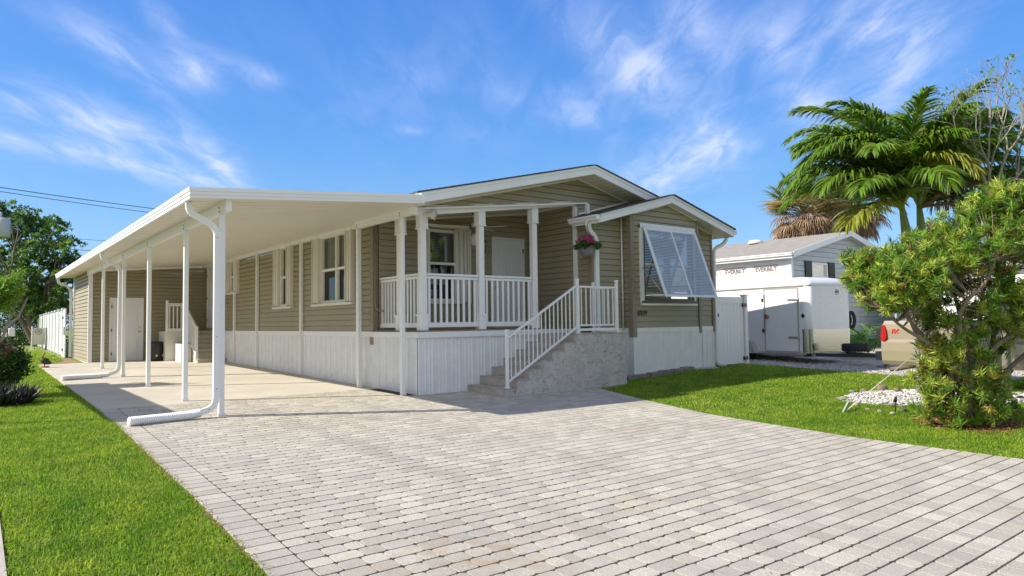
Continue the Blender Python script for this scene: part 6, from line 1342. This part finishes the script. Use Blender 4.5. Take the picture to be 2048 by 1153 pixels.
# ================================================================== GRASS
M_grass = mat('grass_blade', (.32, .44, .035), .6, island=.55, trans=.42, col2=(.14, .29, .018), vscale=2.2, vdet=8, spec=.25)
def grass(name, lab, x0, x1, y0, y1, dens, h, w, keep, m=M_grass):
    n = int((x1 - x0) * (y1 - y0) * dens); X = RNG.uniform(x0, x1, n); Y = RNG.uniform(y0, y1, n); k_ = keep(X, Y); X = X[k_]; Y = Y[k_]; n = len(X)
    Z = gz(X, Y); hh = h * RNG.uniform(.55, 1.25, n) * (1 + .25 * np.sin(X * 2.1 + 1.3 * Y) * np.sin(Y * 1.7 - X)); a = RNG.uniform(0, 2 * np.pi, n); lean = np.abs(RNG.normal(0, .75, n)); a2 = a + np.pi / 2 + RNG.normal(0, .5, n)
    s = np.stack([np.cos(a), np.sin(a), np.zeros(n)], 1) * (w * RNG.uniform(.7, 1.3, n) / 2)[:, None]; ld = np.stack([np.cos(a2), np.sin(a2), np.zeros(n)], 1); b = np.stack([X, Y, Z - .004], 1)
    m1 = b + ld * (lean * hh * .35)[:, None] + np.array([0, 0, 1.]) * (hh * .62)[:, None]; tp_ = m1 + ld * (lean * hh * .75)[:, None] + np.array([0, 0, 1.]) * (hh * np.maximum(.42 - lean * .35, -.05))[:, None]
    V = np.stack([b - s, b + s, m1 + s * .85, m1 - s * .85, tp_ + s * .12, tp_ - s * .12], 1).reshape(-1, 3); i = np.arange(n)[:, None] * 6; F = np.concatenate([i + np.array([[0, 1, 2, 3]]), i + np.array([[3, 2, 4, 5]])])
    return V, F
def lawn(name, lab, patches):
    Vs, Fs, n = [], [], 0
    for p in patches:
        V, F = grass(name, lab, *p); Vs.append(V); Fs.append(F + n); n += len(V)
    o = np_mesh(name, np.concatenate(Vs), np.concatenate(Fs), M_grass); tag(o, lab, 'grass', kind='stuff')
xl_y = [-2, 2.8, 4.2, 6, 8, 11, 31]; xl_x = [1.2, 1.30, 1.46, 1.53, 1.56, 1.60, 1.64]
kl = lambda x, y: (x < np.interp(y, xl_y, xl_x) + .022 + .015 * np.sin(y * 9) + .012 * np.sin(y * 31) + RNG.normal(0, .014, len(x))) & (x > .22 + RNG.normal(0, .012, len(x)))
kl2 = lambda x, y: (x < np.interp(y, [0, 24, 26, 28, 60], [1.63, 1.63, 1.75, 2.5, 3.0]) + RNG.normal(0, .02, len(x)))
lawn('lawn_grass', 'short green grass of the left strip of lawn beside the drive', [(.2, 1.7, 3.4, 7.5, 9000, .048, .0075, kl), (.2, 1.7, 7.5, 11.5, 6500, .048, .008, kl), (.2, 1.7, 11.5, 17, 3500, .045, .008, kl), (-1, 1.8, 17, 25.9, 1700, .05, .012, kl2), (-2, 2.6, 25.9, 40, 450, .06, .02, kl2)])
xr_y = [-2, .5, 1.5, 2.6, 4.4, 5.6, 6.8, 8.5, 10.2, 12]; xr_x = [11.5, 9.9, 9.45, 9.15, 8.93, 8.95, 9.02, 9.45, 9.98, 10.2]
kr = lambda x, y: (x > np.interp(y, xr_y, xr_x) - .02 + .015 * np.sin(y * 8) + RNG.normal(0, .012, len(x))) & ((y < 10.0) | (x > 10.9)) & (y < np.where(x < 14.8, 10.32, 10.62)) & (inbed(x, y, .98) > 1) & (((x - 11) / .55) ** 2 + ((y - 3.78) / .55) ** 2 > 1) & ((x < 16.2) | (y < 4.9 + .12 * (x - 16)))
lawn('lawn_grass', 'bright green grass of the lawn right of the drive', [(8.8, 12.5, 1.0, 6.0, 6500, .045, .007, kr), (8.8, 12.5, 6.0, 10.4, 3600, .045, .0085, kr), (12.5, 16.4, 1.0, 10.7, 2300, .05, .011, kr), (16.4, 23, -2, 5.6, 700, .05, .015, kr)])
def lawn2(name, lab, patches, m):
    Vs, Fs, n = [], [], 0
    for p in patches:
        V, F = grass(name, lab, *p); Vs.append(V); Fs.append(F + n); n += len(V)
    tag(np_mesh(name, np.concatenate(Vs), np.concatenate(Fs), m), lab, 'grass', kind='stuff')
M_straw = mat('straw_blade', (.50, .44, .18), .8, island=.5, trans=.2)
pat = lambda k0: (lambda x, y: k0(x, y) & (np.sin(x * 3.1 + 2 * np.sin(y * 1.3)) * np.sin(y * 2.3 + 1.5 * np.sin(x * 2.2)) + RNG.normal(0, .5, len(x)) > .35))
lawn2('dry_grass', 'straw coloured dead blades mixed thinly through both lawns', [(.2, 1.7, 3.4, 11.5, 900, .04, .006, pat(kl)), (8.8, 12.5, 1.0, 10.4, 420, .045, .008, pat(kr)), (12.5, 16.4, 1.0, 10.7, 220, .05, .011, pat(kr))], M_straw)
# dry runners along the paver edge
n = 2600; Y = RNG.uniform(3.6, 11.2, n); X = np.interp(Y, xl_y, xl_x) + RNG.normal(0, .02, n); B = np.stack([X, Y, gz(X, Y) + .012 + RNG.random(n) * .02], 1); D = unit(RNG.normal(size=B.shape) * np.array([1, 1, .5]) + np.array([0, 0, .25])); v, f = leaf_quads(B, D, .035, .008)
o = np_mesh('dry_grass_edge', v, f, mat('dry_grass', (.36, .30, .10), .8, island=.5, trans=.2)); tag(o, 'yellowed grass runners along the left edge of the pavers', 'grass', kind='stuff')
# scattered leaf litter on the pavers
n = 150; X = RNG.uniform(2, 9, n); Y = RNG.uniform(2.5, 10.5, n); B = np.stack([X, Y, gz(X, Y) + .039], 1); D = unit(RNG.normal(size=B.shape) * np.array([1, 1, .04])); v, f = leaf_quads(B, D, .022, .009, up=(0, 0, 1.))
o = np_mesh('leaf_litter', v, f, mat('fallen_leaf', (.30, .12, .05))); tag(o, 'tiny dry leaves scattered over the pavers', 'leaves', kind='stuff')
